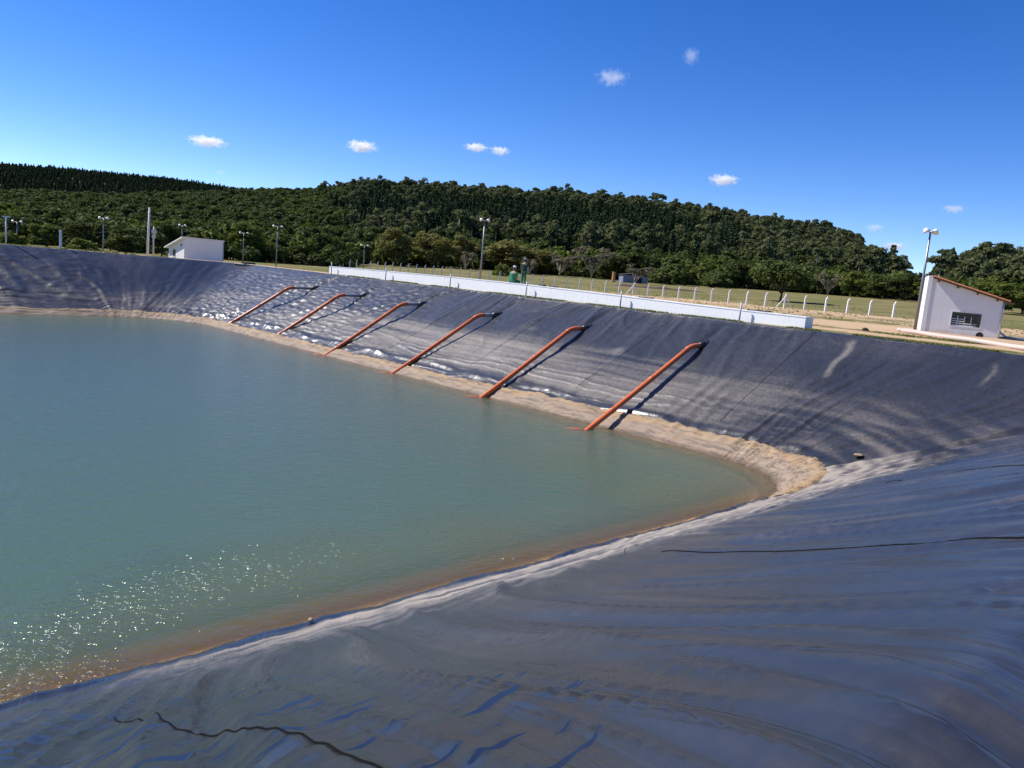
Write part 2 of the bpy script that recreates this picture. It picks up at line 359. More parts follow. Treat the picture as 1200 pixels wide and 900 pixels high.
def pond_columns(step_near, step_right, step_far, ncn, ncf):
    """list of (crest xy, water xy, s, bank) going anticlockwise from the near bank; bank 0 near 1 right 2 far 3 left"""
    rwn, rcn, rwf, rcf = 4.6, 3.5, 7.0, 3.5
    cols = []; s = 0
    xa, xb = WX0+5, WX1-rwn
    xs = np.concatenate([np.arange(xa, -7, 1.0), np.arange(-7, xb, step_near)])
    for x in xs: cols.append(((x, CY0), (x, WY0), x, 0))
    s = xb
    cc, tot = corner_cols((WX1-rwn, WY0+rwn), rwn, (CX1-rcn, CY0+rcn), rcn, -math.pi/2, ncn, (CX1-rcn)-xb, (WY0+rwn)-(CY0+rcn))
    cols += [(c, w, s+l, 0 if l < tot*.5 else 1) for c, w, l in cc]; s += tot
    for y in np.arange(WY0+rwn+step_right, WY1-rwf, step_right): cols.append(((CX1, y), (WX1, y), s+y-(WY0+rwn), 1))
    s += WY1-rwf-(WY0+rwn)
    cc, tot = corner_cols((WX1-rwf, WY1-rwf), rwf, (CX1-rcf, CY1-rcf), rcf, 0, ncf, (CY1-rcf)-(WY1-rwf), (CX1-rcf)-(WX1-rwf))
    cols += [(c, w, s+l, 1 if l < tot*.5 else 2) for c, w, l in cc]; s += tot
    for x in np.arange(WX1-rwf-step_far, WX0+5, -step_far): cols.append(((x, CY1), (x, WY1), s+(WX1-rwf-x), 2))
    s += WX1-rwf-WX0-5
    cc, tot = corner_cols((WX0+5, WY1-5), 5, (CX0+4, CY1-4), 4, math.pi/2, 24, 12, 12); cols += [(c, w, s+l, 3) for c, w, l in cc]; s += tot
    for y in np.arange(WY1-6, WY0+5, -2.0): cols.append(((CX0, y), (WX0, y), s, 3)); s += 2
    cc, tot = corner_cols((WX0+5, WY0+5), 5, (CX0+4, CY0+4), 4, math.pi, 24, 12, 12); cols += [(c, w, s+l, 3) for c, w, l in cc]
    return cols
cols = pond_columns(.065, .15, .26, 190, 110)
Cc = np.array([c[0] for c in cols]); Cw = np.array([c[1] for c in cols]); Cs = np.array([c[2] for c in cols]); Cb = np.array([c[3] for c in cols])
nC = len(cols)
# outward horizontal direction per column and how deep the sheet runs back over the crest
odir = Cc-Cw; orun = np.linalg.norm(odir, axis=1); odir = odir/orun[:, None]
lip = np.where((Cb == 0), 5.0, .45); kc = (Cb == 0) & (Cc[:, 0] > CX1-9); lip = np.where(kc, .45+4.55*sstep(CX1-1, CX1-9, Cc[:, 0]), lip)
tl = -np.linspace(1, 0, 26)[:-1]**1.6*1.0                     # lip rows  (-1..0)
ts = np.linspace(0, 1, 178)                                  # slope rows (0 crest .. 1 water)
tb = 1+np.linspace(0, 1, 18)[1:]**1.3                         # under water (1..2)
T = np.concatenate([tl, ts, tb]); nT = len(T)
TT, _ = np.meshgrid(T, np.arange(nC)); S = np.repeat(Cs[:, None], nT, 1)
P = np.zeros((nC, nT, 3))
hor = np.where(TT < 0, TT*lip[:, None], TT*orun[:, None])                  # horizontal distance in from the crest
q = np.where(TT < 0, hor/2, TT*D)                                   # drop along a slope without rounding
cr = .11
zz = -(q+np.sqrt(q*q+cr*cr))/2; zz = np.where(TT < 0, -(q*0+cr)/2*np.exp(TT*6), zz)
Q_ = np.minimum(TT, 1.0); wt = sstep(.85, 1.0, TT); zz = zz*(1-wt)+(-TT*D)*wt
P[..., 0] = Cc[:, None, 0]-odir[:, None, 0]*hor; P[..., 1] = Cc[:, None, 1]-odir[:, None, 1]*hor; P[..., 2] = np.maximum(zz, -9.6)
dd = np.where(TT < 0, hor, TT*12.5); z0 = -np.clip(TT, 0, 2)*D
near = (Cb == 0)[:, None]; right = (Cb == 1)[:, None]; far = (Cb == 2)[:, None]
def fold(n, w): return np.exp(-(n/w)**2)
warp = perlin(S/6, dd/9, 1)*np.where(near, 1.1, 2.2)+perlin(S/1.7, dd/6, 2)*np.where(near, .3, .5)
u = S+warp-np.where(near, 1, 0)*(.55*dd)*sstep(CX1-6, CX1-22, S)
w_ = np.where(near, .085, .040)*perlin(u/1.0, dd/13, 3)+np.where(near, .062, .018)*perlin(u/.45, dd/12, 4)+.010*perlin(u/.2, dd/8, 42)+.05*perlin(S/4, dd/5, 5)+.006*perlin(u/.16, dd/1.6, 6)
w_ += .050*fold(perlin(u/2.6, dd/14, 7), .09)*sstep(-.1, .3, perlin(S/5, dd/8, 8))
w_ += .032*fold(perlin(u/1.2, dd/10, 9), .08)+np.where(near, 1, 0)*(.030*fold(perlin(u/.9, dd/13, 47), .07)+.016*fold(perlin(u/.45, dd/8, 48), .09))
w_ += np.where(near, .035, 0)*perlin(S/1.6+dd*.2, dd/.26, 44)*sstep(4.5, 1.8, P[..., 0])*sstep(.06, .2, TT)*(1-sstep(.85, .95, TT))
shore_m = np.where(near, sstep(.60, .82, TT), 0); w_ = w_*(1-.7*shore_m)+shore_m*(1-sstep(.95, .99, TT))*(.030*perlin(S/3.0+dd*.6, dd/.42, 73)+.022*fold(perlin(S/4.5+dd*.4, dd/.7, 74), .12))
low = sstep(.55, .75, TT)*(1-sstep(.93, 1.0, TT))
w_ += np.where(right | far, 1, .35)*low*(.035*fold(perlin(S/9, dd/.9+warp*.3, 10), .12)+.015*perlin(S/2.5, dd/.6, 11))
toe = .86+.025*perlin(S/5, S*0, 12)
w_ += np.where(right, .085, .03)*fold(TT-toe, .02)*sstep(-.35, .15, perlin(S/3.2, S*0, 13))*(TT > 0)
yy = P[..., 1]
glim = sstep(44, 58, yy)*np.where(right, 1, 0)
w_ += glim*.05*perlin(S/.9, dd/.4+S*.2, 14)*sstep(0, .15, TT)
fan = 1-.85*np.clip(4*np.abs(odir[:, 0]*odir[:, 1]), 0, 1)[:, None]
w_ += np.where(far, 1, 0)*fan*(.10*fold(perlin((S+dd*.35)/4.5, dd/12, 15), .11)+.05*perlin(S/1.1+dd*.5, dd/1.2, 16)+.03*perlin(S/.7, dd/.6, 59))*sstep(.02, .2, TT)
w_ += np.where(near, .11, .0)*fold(TT-(.968+.012*perlin(S/2.2, S*0, 17)), .017)*(.6+.6*perlin(S/1.5, S*0, 58))         # the rolled edge at the waterline
# corner valley: concentric creases left by falling water
cd = np.hypot(P[..., 0]-(WX1-3), P[..., 1]-(WY0+3))
cornerm = np.exp(-((P[..., 0]-CX1+5)**2+(P[..., 1]-CY0-6)**2)/90)
w_ += cornerm*low*.07*perlin(cd/.9, S*.05, 18)
# furrows where each pipe enters: sheet pulled taut above it
PIPE_Y = [66.7, 58.26, 49.95, 41.23, 32.66, 23.95]
for py in PIPE_Y: w_ += -.10*np.exp(-((yy-py-.15)/.22)**2)*np.where(right, 1, 0)*(1-sstep(.26, .34, TT))*sstep(.02, .1, TT)
w_ = w_*np.where(TT > 1.05, 0, 1)*(.25+.75*sstep(-.5, .05, TT))
nrm = np.stack([-odir[:, 0][:, None]*.44+0*TT, -odir[:, 1][:, None]*.44+0*TT, .9+0*TT], -1)
fl = (TT < 0); nrm[fl] = (0, 0, 1)
P += nrm*w_[..., None]
# dusty film with ridge highlights painted in, and damp
wx0_ = P[..., 0]
dust_highlight = np.where(near, .015, .05)+np.where(near, .04, .10)*perlin(S/8, dd/4, 20)
dust_highlight = dust_highlight+np.where(right, sstep(.38, .55, TT+.06*perlin(S/5, dd/3, 21))*(1-sstep(.80, .86, TT))*(.28+.22*perlin(S/14, dd/.9, 22)+.18*perlin(S/6, dd/.35, 43))*(.25+.75*sstep(12, 26, P[..., 1]))*(1-.65*sstep(48, 66, P[..., 1])), 0)
dust_highlight = dust_highlight+np.where(far, sstep(.55, .8, TT)*.12+.12*sstep(.2, .5, perlin(S/8, dd/.8, 23))*sstep(.5, .75, TT), 0)
dust_highlight = dust_highlight+cornerm*sstep(.35, .8, TT)*(.02+.5*perlin(cd/.55, S*.08, 24))
edge = sstep(.55, .93, TT+.06*perlin(S/3, dd/2, 25)+.05*perlin(S/1.2, dd/1.5, 41))*(1-sstep(.945+.008*perlin(S/.9, S*0, 46), .957, TT))
dust_highlight = dust_highlight+np.where(near, edge*(.75+.9*perlin(S/3.0+dd*.6, dd/.42, 73)+.4*perlin(S/.8, dd/.3, 26)), 0)*sstep(2, 9, P[..., 0])
dust_highlight = dust_highlight+np.where(near, .06*sstep(.1, .5, perlin(u/.5, dd/8, 27)), 0)*(TT > .2)
for (sy, a, b, st, wd) in ((16.6, .02, .42, .42, .16), (10.0, .05, .30, .28, .09), (28.9, .36, .50, .3, .5), (37, .30, .40, .35, .6)):
    dust_highlight = dust_highlight+st*np.exp(-((yy-sy+TT*1.2-.3*perlin(dd/2, S*0, 28))/wd)**2)*sstep(a, a+.06, TT)*(1-sstep(b-.1, b, TT))*np.where(right, 1, 0)
dust_highlight = dust_highlight+np.where(near, .07*sstep(.05, .45, perlin(u/.45, dd/12, 4))+.05*sstep(.0, .5, perlin(u/1.0, dd/13, 3)), 0)*(1-.8*sstep(4.5, 2.2, wx0_))  # fold crests coloured lighter, standing in for highlights on the ridges
dust_highlight = dust_highlight+np.where(near, .35*edge*sstep(6, 10, wx0_)*sstep(-.2, .4, perlin(S/4, dd/.3, 72)), 0)
dust_highlight = np.clip(dust_highlight, 0, 1.2)*np.where(TT < -.2, .6, 1)
wx = P[..., 0]
wetm = sstep(4.6, 2.4, wx)*sstep(.05, .14, TT)*(1-sstep(.55, .8, TT))*np.where(near, 1, 0)
soak = np.maximum(.75*np.where(near, 1, 0)*sstep(.948+.012*perlin(S/1.2, S*0, 57), .957+.012*perlin(S/1.2, S*0, 57), TT)*(1-sstep(1.0, 1.05, TT)), .5*sstep(.995, 1.0, TT)*(TT < 1.1))
idx = np.arange(nC*nT).reshape(nC, nT); nxt = np.roll(idx, -1, 0)
quads = np.stack([idx[:, :-1], idx[:, 1:], nxt[:, 1:], nxt[:, :-1]], -1).reshape(-1, 4)
tq = np.repeat(((T[:-1]+T[1:])/2)[None], nC, 0).ravel()
mi = (tq > 1.012).astype(np.int32)
liner = link('pond_bank', np_mesh('pond_bank', P.reshape(-1, 3), quads, [MT['liner'], MT['bed']], True, dict(dust_highlight=dust_highlight, wet=wetm, soaked=soak, across=u, along_bank=S, down=dd, loose=np.where(near, 1.0, .22)+0*TT), mi))
tag(liner, kind='structure')
# pond floor
fl_ = MB(); fl_.box(((WX0+WX1)/2, (WY0+WY1)/2, -9.7), (WX1-WX0, WY1-WY0, .2)); tag(fl_.build('pond_floor', 'bed'), kind='structure')

# welded seams between the strips of sheet: thin raised flaps, one part each
def col_at(bank, coord):
    ax = 0 if bank in (0, 2) else 1
    ids = np.where(Cb == bank)[0]; return ids[np.argmin(np.abs(Cw[ids, ax]-coord))]
def strip(name, pts, nrms, width, hgt, mat):
    """thin flap laid on the sheet through the given points"""
    b = bmesh.new(); prev = None
    for k, p in enumerate(pts):
        d = (pts[min(k+1, len(pts)-1)]-pts[max(k-1, 0)]).normalized(); n = nrms[k]; sd = d.cross(n).normalized()
        wv = width*(.6+.4*float(perlin(k*.23, pts[0].x, 49)))
        ring = [b.verts.new(p+sd*wv-n*.02), b.verts.new(p+sd*wv*.8+n*hgt), b.verts.new(p-sd*wv*.8+n*hgt*.6), b.verts.new(p-sd*wv-n*.02)]
        if prev:
            for a in range(3): b.faces.new((prev[a], prev[a+1], ring[a+1], ring[a]))
        prev = ring
    bmesh.ops.recalc_face_normals(b, faces=b.faces[:]); me = bpy.data.meshes.new(name); b.to_mesh(me); b.free(); me.materials.append(MT[mat])
    return link(name, me, liner)
def sheet_point(bank, coord, j):
    i = int(col_at(bank, coord)); ax = 0 if bank in (0, 2) else 1; i2 = i+1 if (Cw[i+1, ax]-Cw[i, ax])*(coord-Cw[i, ax]) > 0 else i-1
    f = (coord-Cw[i, ax])/(Cw[i2, ax]-Cw[i, ax]) if abs(Cw[i2, ax]-Cw[i, ax]) > 1e-6 else 0
    return Vector(P[i, j]*(1-f)+P[i2, j]*f), Vector(nrm[i, j])
SEAMS = [(0, (7.1, -.05, 7.67, .059, 8.04, .121, 8.53, .201, 9.27, .313, 10.21, .466, 10.6, .52), .012), (0, (16.4, .1, 17.71, .238, 19.0, .364, 20.86, .518, 21.28, .655), .013),
         (0, (1.95, .03, 2.12, .202, 2.19, .264, 2.31, .354, 2.38, .478, 2.53, .61), .0038), (0, (11.6, .64, 12.6, .70, 13.8, .74), .008)]
SEAMS += [(1, (y, 0.0, y, .8), .018) for y in (18.8, 27.8, 36.8, 45.5, 54)]+[(2, (x, 0.0, x, .8), .03) for x in (16, 5, -6)]
for bank, pl_, wd in SEAMS:
    xs_, ts_ = pl_[0::2], pl_[1::2]; js = [j for j in range(nT) if ts_[0] <= T[j] <= ts_[-1]]
    pn = [sheet_point(bank, float(np.interp(T[j], ts_, xs_))+(.10 if bank == 0 else .05)*float(perlin(k*.05, xs_[0], 45)), j) for k, j in enumerate(js)]
    strip('weld_seam', [a for a, b in pn], [b for a, b in pn], wd, .012, 'seam')

# ------------------------------------------------------------------ dried mud shelf along the waterline (proud of the sheet, ragged upper edge)
mud_cols = np.where((Cb == 1) | (Cb == 2) | ((Cb == 0) & (Cw[:, 0] > 24.0)))[0]
mud_cols = mud_cols[(Cw[mud_cols, 0] > -30)]
rows = np.linspace(0, 1, 17); MV = []; ML = []; MA = []; MD_ = []
for i in mud_cols:
    s_ = Cs[i]; base = .880+.045*float(sstep(22, 42, P[i, 200, 1]))+.014*perlin(s_/4, .3, 50)+.010*perlin(s_/.7, .6, 51)+.006*perlin(s_/.25, .9, 52)
    
    if Cb[i] == 0: base = base+.12*float(sstep(29.5, 24.0, Cw[i, 0]))
    fade = float(sstep(24.0, 28.5, Cw[i, 0])) if Cb[i] == 0 else 1.0
    for r in rows:
        t_ = base+r*(1.06-base); j = np.clip(np.searchsorted(T, t_), 1, nT-1); f = (t_-T[j-1])/(T[j]-T[j-1]); p = P[i, j-1]*(1-f)+P[i, j]*f
        h_ = .11*(1-r*.55)*fade+.03*perlin(s_/.6, r*5, 53)+.022*perlin(s_/.22, r*12, 54)+.025*fold(perlin(s_/3, r*4, 55), .1)
        if r == 0: h_ = -.04
        MV.append(p+nrm[i, j]*max(h_, -.05)); MA.append(s_); MD_.append(r); ML.append(float(sstep(.12, .4, r+.15*perlin(s_/2, r*3, 56))))
n_m = len(mud_cols); n_r = len(rows); ix = np.arange(n_m*n_r).reshape(n_m, n_r)
mq = np.stack([ix[:-1, :-1], ix[:-1, 1:], ix[1:, 1:], ix[1:, :-1]], -1).reshape(-1, 4)
tag(link('mud_bank', np_mesh('mud_bank', MV, mq, [MT['mud']], True, dict(lower=ML, along=MA, down=MD_))), kind='structure')

# ------------------------------------------------------------------ water
gx = np.arange(WX0-1.5, WX1+1.01, .4); gy = np.arange(WY0-.8, WY1+1.01, .4); GX, GY = np.meshgrid(gx, gy, indexing='ij')
def inside(x, y, r=5.0):
    cx, cy = (WX0+WX1)/2, (WY0+WY1)/2; qx = np.abs(x-cx)-((WX1-WX0)/2-r); qy = np.abs(y-cy)-((WY1-WY0)/2-r)
    return r-np.hypot(np.maximum(qx, 0), np.maximum(qy, 0))-np.minimum(np.maximum(qx, qy), 0)
dep = np.clip(inside(GX, GY)/M, 0, 4.1)
chop = np.zeros(GX.shape)            # steeper ripples shaped in at chosen spots so that sun glints show there
for (gpx, gpy, gs, ga) in ((90, 735, 1.0, .8), (170, 705, 1.3, 1), (240, 680, 1.6, 1), (310, 665, 1.7, 1), (390, 645, 1.6, .8), (20, 790, 1.2, 1.8), (120, 790, .5, 1), (590, 650, 1.6, .8), (540, 625, 2, .6), (760, 575, 2.2, .9), (680, 545, 2.5, .7), (840, 580, 1.5, .9)):
    rr0 = ray(gpx, gpy); kk0 = (-D-HC)/rr0[2]; cx0, cy0 = rr0[0]*kk0, rr0[1]*kk0; chop = np.maximum(chop, ga*np.exp(-((GX-cx0)**2+(GY-cy0)**2)/gs**2))
wi = np.arange(GX.size).reshape(GX.shape)
wq = np.stack([wi[:-1, :-1], wi[1:, :-1], wi[1:, 1:], wi[:-1, 1:]], -1).reshape(-1, 4)
tag(link('water', np_mesh('water', np.stack([GX, GY, np.full(GX.shape, -D)], -1).reshape(-1, 3), wq, [MT['water']], True, dict(depth=dep, chop=chop))), kind='structure')

# ------------------------------------------------------------------ the land
AZT = np.radians([-180, 0, 10, 20, 30, 41.6, 53, 60, 70, 80, 180])
Z100 = [-.6, -.6, -.8, -1.0, -1.1, -.6, .1, .5, .85, .9, -.6]
Z200 = [-1, -1, -1, -.5, .3, 2.3, 2.9, 3.4, 4.2, 4.5, -1]
def skyl(pts): a = [paz(*p) for p in pts]; return np.array([v[0] for v in a]), np.array([v[1] for v in a])
SB_A, SB_T = skyl([(-400, 190), (0, 222), (150, 226), (290, 221), (340, 218), (440, 213), (540, 219), (640, 224), (740, 234), (800, 242), (880, 257), (960, 268), (1005, 283), (1030, 302), (1048, 313), (1065, 318), (1095, 319), (1105, 309), (1130, 297), (1160, 290), (1200, 292), (1500, 300)])
SB_R = np.array([820]*12+[800, 770, 730, 700, 680, 600, 560, 540, 540, 540.])
SA_A, SA_T = skyl([(-400, 160), (0, 191), (100, 199), (200, 209), (290, 222), (330, 245), (420, 270)])
TH_A = [paz(p, 300)[0] for p in (0, 300, 360, 450, 700, 850, 1000, 1045, 1100, 1200)]; TH = [7, 7, 10, 11, 11, 9, 9, 10, 12, 12]
TREE_H = 8.0
def crest_off(x, y):                                     # outward distance from the crest rectangle
    qx = np.maximum(np.maximum(x-CX1, CX0-x), 0); qy = np.maximum(np.maximum(y-CY1, CY0-y), 0); return np.hypot(qx, qy)
def gz(x, y):
    x = np.asarray(x, float); y = np.asarray(y, float); r = np.hypot(x, y); a = np.arctan2(x, y)
    z1 = np.interp(a, AZT, Z100); z2 = np.interp(a, AZT, Z200)
    z = np.where(r < 100, z1*np.clip((r-38)/62, 0, 1), z1+(z2-z1)*np.clip((r-100)/100, 0, 1))
    z = z*sstep(1, 14, crest_off(x, y))
    k = sstep(math.radians(-60), math.radians(-10), a)*sstep(math.radians(150), math.radians(100), a)
    rb = np.interp(a, SB_A, SB_R); hb = HC+np.interp(a, SB_A, SB_T)*rb-np.interp(a, TH_A, TH)-z2
    f = np.clip((r-215)/(rb-215), 0, 1.0); f = .55*f+.45*f*f*(3-2*f)
    z = z+k*hb*(f-.25*sstep(0, 360, r-rb))
    ha = HC+np.interp(a, SA_A, SA_T)*1250-TREE_H; ka = np.interp(a, SA_A, [1, 1, 1, 1, 1, .5, 0]); zb = z
    z = np.maximum(z, np.where(r > rb, k*ka*(ha*sstep(800, 1250, r)-.4*ha*sstep(1280, 1700, r)), -99))
    return z
gc = pond_columns(.6, .35, .6, 90, 170)
Gc = np.array([c[0] for c in gc]); Gw = np.array([c[1] for c in gc]); Gb = np.array([c[3] for c in gc])
# outward normals from the crest path itself so that corners fan out
tang = np.roll(Gc, -1, 0)-np.roll(Gc, 1, 0); tang /= np.linalg.norm(tang, axis=1)[:, None]; gn = np.stack([tang[:, 1], -tang[:, 0]], -1)
offs = np.concatenate([[.12, .3, .45, .6, .8, 1.1, 1.5, 2, 2.6, 3.3, 4.1], 5*1.13**np.arange(0, 52)])
offs = offs[offs < 2600]
GV = Gc[:, None, :]+gn[:, None, :]*offs[None, :, None]
gx_, gy_ = GV[..., 0], GV[..., 1]; oo = np.repeat(offs[None], len(Gc), 0)
gzv = gz(gx_, gy_)
side = (Gb != 0)[:, None]
ragged = .25*perlin(gx_/1.1, gy_/1.1, 60)+.18*perlin(gx_/.35, gy_/.35, 61)
lipz = np.where(side, -.09+.13*sstep(.25, .75, oo+ragged), -.12+.12*sstep(5.0, 6.5, oo))
gzv = gzv+lipz+.05*perlin(gx_/2.5, gy_/2.5, 62)*sstep(.6, 3, oo)*(oo < 200)
# tracks of bare dirt: along the right bank behind the wall, in front of the fence, round the far corner
dx = gx_-CX1
dirt = .15+.25*perlin(gx_/9, gy_/9, 63)
dirt += np.where((gy_ < 78) & (dx > 0), .75*np.exp(-((dx-13)/6.5)**2)+.65*np.exp(-((dx-4.2)/1.6)**2)+.5*np.exp(-((dx-43)/3.5)**2), 0)
dirt += np.where((gy_ < 66) & (dx > 0), .42*sstep(20, 26, dx)*(1-sstep(42, 50, dx)), 0)
dirt += np.where(crest_off(gx_, gy_) < 9, .8*sstep(70, 76, gy_)*np.where(gx_ > 36, 1, .35)*(1-.5*sstep(4, 9, crest_off(gx_, gy_))), 0)
dirt += np.where((gx_ > 34) & (gy_ > 68) & (crest_off(gx_, gy_) < 16), .5, 0)
dirt -= .35*np.exp(-(oo/1.5)**2)*(gy_ < 70)+.4*np.exp(-((dx-6.8)/.5)**2)*(gy_ < 70)
dirt = np.where(crest_off(gx_, gy_) > 62, dirt*.75+.05, dirt)
gi = np.arange(oo.size).reshape(oo.shape); gn_ = np.roll(gi, -1, 0)
gq = np.stack([gi[:, :-1], gn_[:, :-1], gn_[:, 1:], gi[:, 1:]], -1).reshape(-1, 4)
tag(link('ground', np_mesh('ground', np.stack([gx_, gy_, gzv], -1).reshape(-1, 3), gq, [MT['ground']], True, dict(dirt=dirt))), kind='structure')
def gpt(x, y, dz=0): return Vector((x, y, float(gz(x, y))+dz))
def at_px(px, r, dz=0):                                   # standing on the ground in the direction of pixel column px at the horizon, r metres away
    a = paz(px, 325+(px-611.6)*.0923)[0]; return gpt(r*math.sin(a), r*math.cos(a), dz)

# short grass and weeds along the crest and in the field: one mass
def grass_mass():
    V = []; TR = []; pts = []
    for _ in range(9000):
        y = rnd.uniform(3, 69); x = CX1+.35+abs(rnd.gauss(0, .5)); pts.append((x, y, rnd.uniform(.05, .14)))
    for _ in range(5000):
        y = rnd.uniform(3, 72); x = CX1+6.8+rnd.gauss(0, .4); pts.append((x, y, rnd.uniform(.05, .16)))
    for _ in range(7000):
        y = rnd.uniform(0, 120); x = CX1+rnd.uniform(20, 70)
        pts.append((x, y, rnd.uniform(.06, .2)))
    for _ in range(2500):
        x = rnd.uniform(-25, 30); y = CY1+.5+abs(rnd.gauss(0, 1.2)); pts.append((x, y, rnd.uniform(.06, .2)))
    for x, y, h in pts:
        if perlin(x/4, y/4, 64) < -.25: continue
        z = float(gz(x, y))-.02
        for k in range(3):
            a = rnd.uniform(0, 6.28); w = h*.35; ca, sa = math.cos(a), math.sin(a); b = len(V); lx = rnd.gauss(0, h*.5); ly = rnd.gauss(0, h*.5)
            V += [(x-ca*w, y-sa*w, z), (x+ca*w, y+sa*w, z), (x+lx, y+ly, z+h)]; TR.append((b, b+1, b+2))
    tone = np.repeat(nr.random(len(TR)), 3)
    tag(link('grass', np_mesh('grass', V, TR, [MT['grass']], False, dict(tone=tone))), 'short patchy grass and weeds growing along the bank top and field', 'grass', kind='stuff')
grass_mass()

# ------------------------------------------------------------------ trees
def leaf_cloud(blobs, n, size, seed, up=.35):
    g = np.random.default_rng(seed); C = np.array([b[0] for b in blobs]); Rr = np.array([b[1] for b in blobs])
    wgt = Rr[:, 0]*Rr[:, 2]; k = g.choice(len(blobs), n, p=wgt/wgt.sum())
    d = g.normal(size=(n, 3)); d /= np.linalg.norm(d, axis=1)[:, None]; d[:, 2] = np.where(d[:, 2] < -.35, -d[:, 2]*.6, d[:, 2])
    rad = g.uniform(.62, 1.06, n)[:, None]; p = C[k]+d*Rr[k]*rad
    nn = d*.8+g.normal(size=(n, 3))*.55; nn[:, 2] += up; nn /= np.linalg.norm(nn, axis=1)[:, None]
    a = np.cross(nn, g.normal(size=(n, 3))); a /= np.linalg.norm(a, axis=1)[:, None]; b = np.cross(nn, a)
    s = (size*g.uniform(.55, 1.25, n))[:, None]
    V = np.stack([p-a*s-b*s*.5, p+a*s*.3-b*s*.8, p+a*s+b*s*.4, p-a*s*.2+b*s*.8], 1).reshape(-1, 3)
    Q = np.arange(4*n).reshape(n, 4); bt = g.random(len(blobs)); tone = np.repeat(np.clip(bt[k]*.7+g.random(n)*.3, 0, 1), 4)
    return V, Q, tone
def tree_parts(kind, seed, H, W, nleaf, lsize):
    """blobs of the crown and the limbs that carry them"""
    g = random.Random(seed); bl = []; limbs = []
    if kind == 'pine':
        z = .16*H
        while z < .97*H:
            f = (H-z)/(H*.84); rr = W*.5*(.15+.85*f**.8)
            for _ in range(3):
                a = g.uniform(0, 6.28); bl.append(((math.cos(a)*rr*.45, math.sin(a)*rr*.45, z), (rr*.62, rr*.62, H*.055)))
            z += H*.075
        limbs = [[(0, 0, 0), (0, 0, H*.95)]]; r0 = H*.014
    elif kind == 'euc':
        th = H*.5
        for i in range(11):
            a = g.uniform(0, 6.28); f = g.random()**.6; z = th*.85+g.random()*(H*.93-th*.85); e = W*.5*math.sin(math.pi*min(.95, (z-th*.5)/(H-th*.5)))
            c = (math.cos(a)*e*f*.75, math.sin(a)*e*f*.75, z); r = W*g.uniform(.15, .25); bl.append((c, (r, r, r*.7)))
            limbs.append([(0, 0, th*.5), (c[0]*.5, c[1]*.5, (th*.6+c[2])/2), c])
        limbs.append([(0, 0, 0), (.02*H, .01*H, th*.5), (0, 0, H*.85)]); r0 = H*.016
    elif kind == 'bush':
        for i in range(13):
            a = g.uniform(0, 6.28); f = g.random()**.5; z = H*g.uniform(.16, .74)*(1-.3*f); c = (math.cos(a)*W*.34*f, math.sin(a)*W*.34*f, z); r = W*g.uniform(.13, .22)
            bl.append((c, (r, r, min(r, H*.27)))); limbs.append([(0, 0, 0), (c[0]*.5, c[1]*.5, z*.6), c])
        r0 = H*.02
    elif kind == 'dense':
        for i in range(34):
            a = g.uniform(0, 6.28); el = math.asin(g.uniform(-.95, 1)); f = .5+.5*g.random(); cx = math.cos(a)*math.cos(el)*W*.38*f; cy = math.sin(a)*math.cos(el)*W*.38*f
            z = H*.48+math.sin(el)*H*.40*f; r = W*g.uniform(.10, .17); bl.append(((cx, cy, z), (r, r, r*.8)))
            if i % 3 == 0: limbs.append([(0, 0, H*.1), (cx*.45, cy*.45, H*.1+(z-H*.1)*.55), (cx, cy, z)])
        limbs.append([(0, 0, 0), (.015*W, 0, H*.22), (0, 0, H*.6)]); r0 = H*.02
    elif kind == 'bare':
        for i in range(12):
            a = g.uniform(0, 6.28); f = .3+.7*g.random(); c = (math.cos(a)*W*.42*f, math.sin(a)*W*.42*f, H*g.uniform(.5, .95)); r = W*g.uniform(.10, .17); bl.append((c, (r, r, r*.8)))
            limbs.append([(0, 0, H*.12), (c[0]*.45, c[1]*.45, H*.15+c[2]*.4), c])
            limbs.append([(c[0]*.45, c[1]*.45, H*.15+c[2]*.4), (c[0]*.9+g.uniform(-.1, .1)*W, c[1]*.8+g.uniform(-.1, .1)*W, c[2]*1.02)])
        limbs.append([(0, 0, 0), (0.02*W, 0, H*.2), (0, 0, H*.5)]); r0 = H*.022
    else:                                              # broad crown
        nb = 22 if kind != 'lone' else 30
        for i in range(nb):
            a = g.uniform(0, 6.28); el = math.asin(g.uniform(-.75, 1)); f = .45+.55*g.random(); cx = math.cos(a)*math.cos(el)*W*.36*f; cy = math.sin(a)*math.cos(el)*W*.36*f
            z = H*.55+math.sin(el)*H*.33*f; r = W*g.uniform(.11, .19); bl.append(((cx, cy, z), (r, r, r*.72)))
            if i % 2 == 0: limbs.append([(0, 0, H*.2), (cx*.45, cy*.45, H*.2+(z-H*.2)*.55), (cx, cy, z)])
        limbs.append([(0, 0, 0), (.015*W, 0, H*.22), (0, 0, H*.6)]); r0 = H*.025
    return bl, limbs, r0
def tree_meshes(kind, seed, H, W, nleaf, lsize, leafmat, barkmat):
    bl, limbs, r0 = tree_parts(kind, seed, H, W, nleaf, lsize)
    V, Q, tone = leaf_cloud(bl, nleaf, lsize, seed)
    crown = np_mesh('crown', V, Q, [MT[leafmat]], False, dict(tone=tone))
    mb = MB()
    for i, l in enumerate(limbs):
        main = l[0][2] == 0; k = r0*(1 if main else .45); mb.tube(l, [k*(1-.6*j/(len(l)-1)) for j in range(len(l))], 6)
    trunk = mb.mesh('trunk', barkmat, True); return crown, trunk
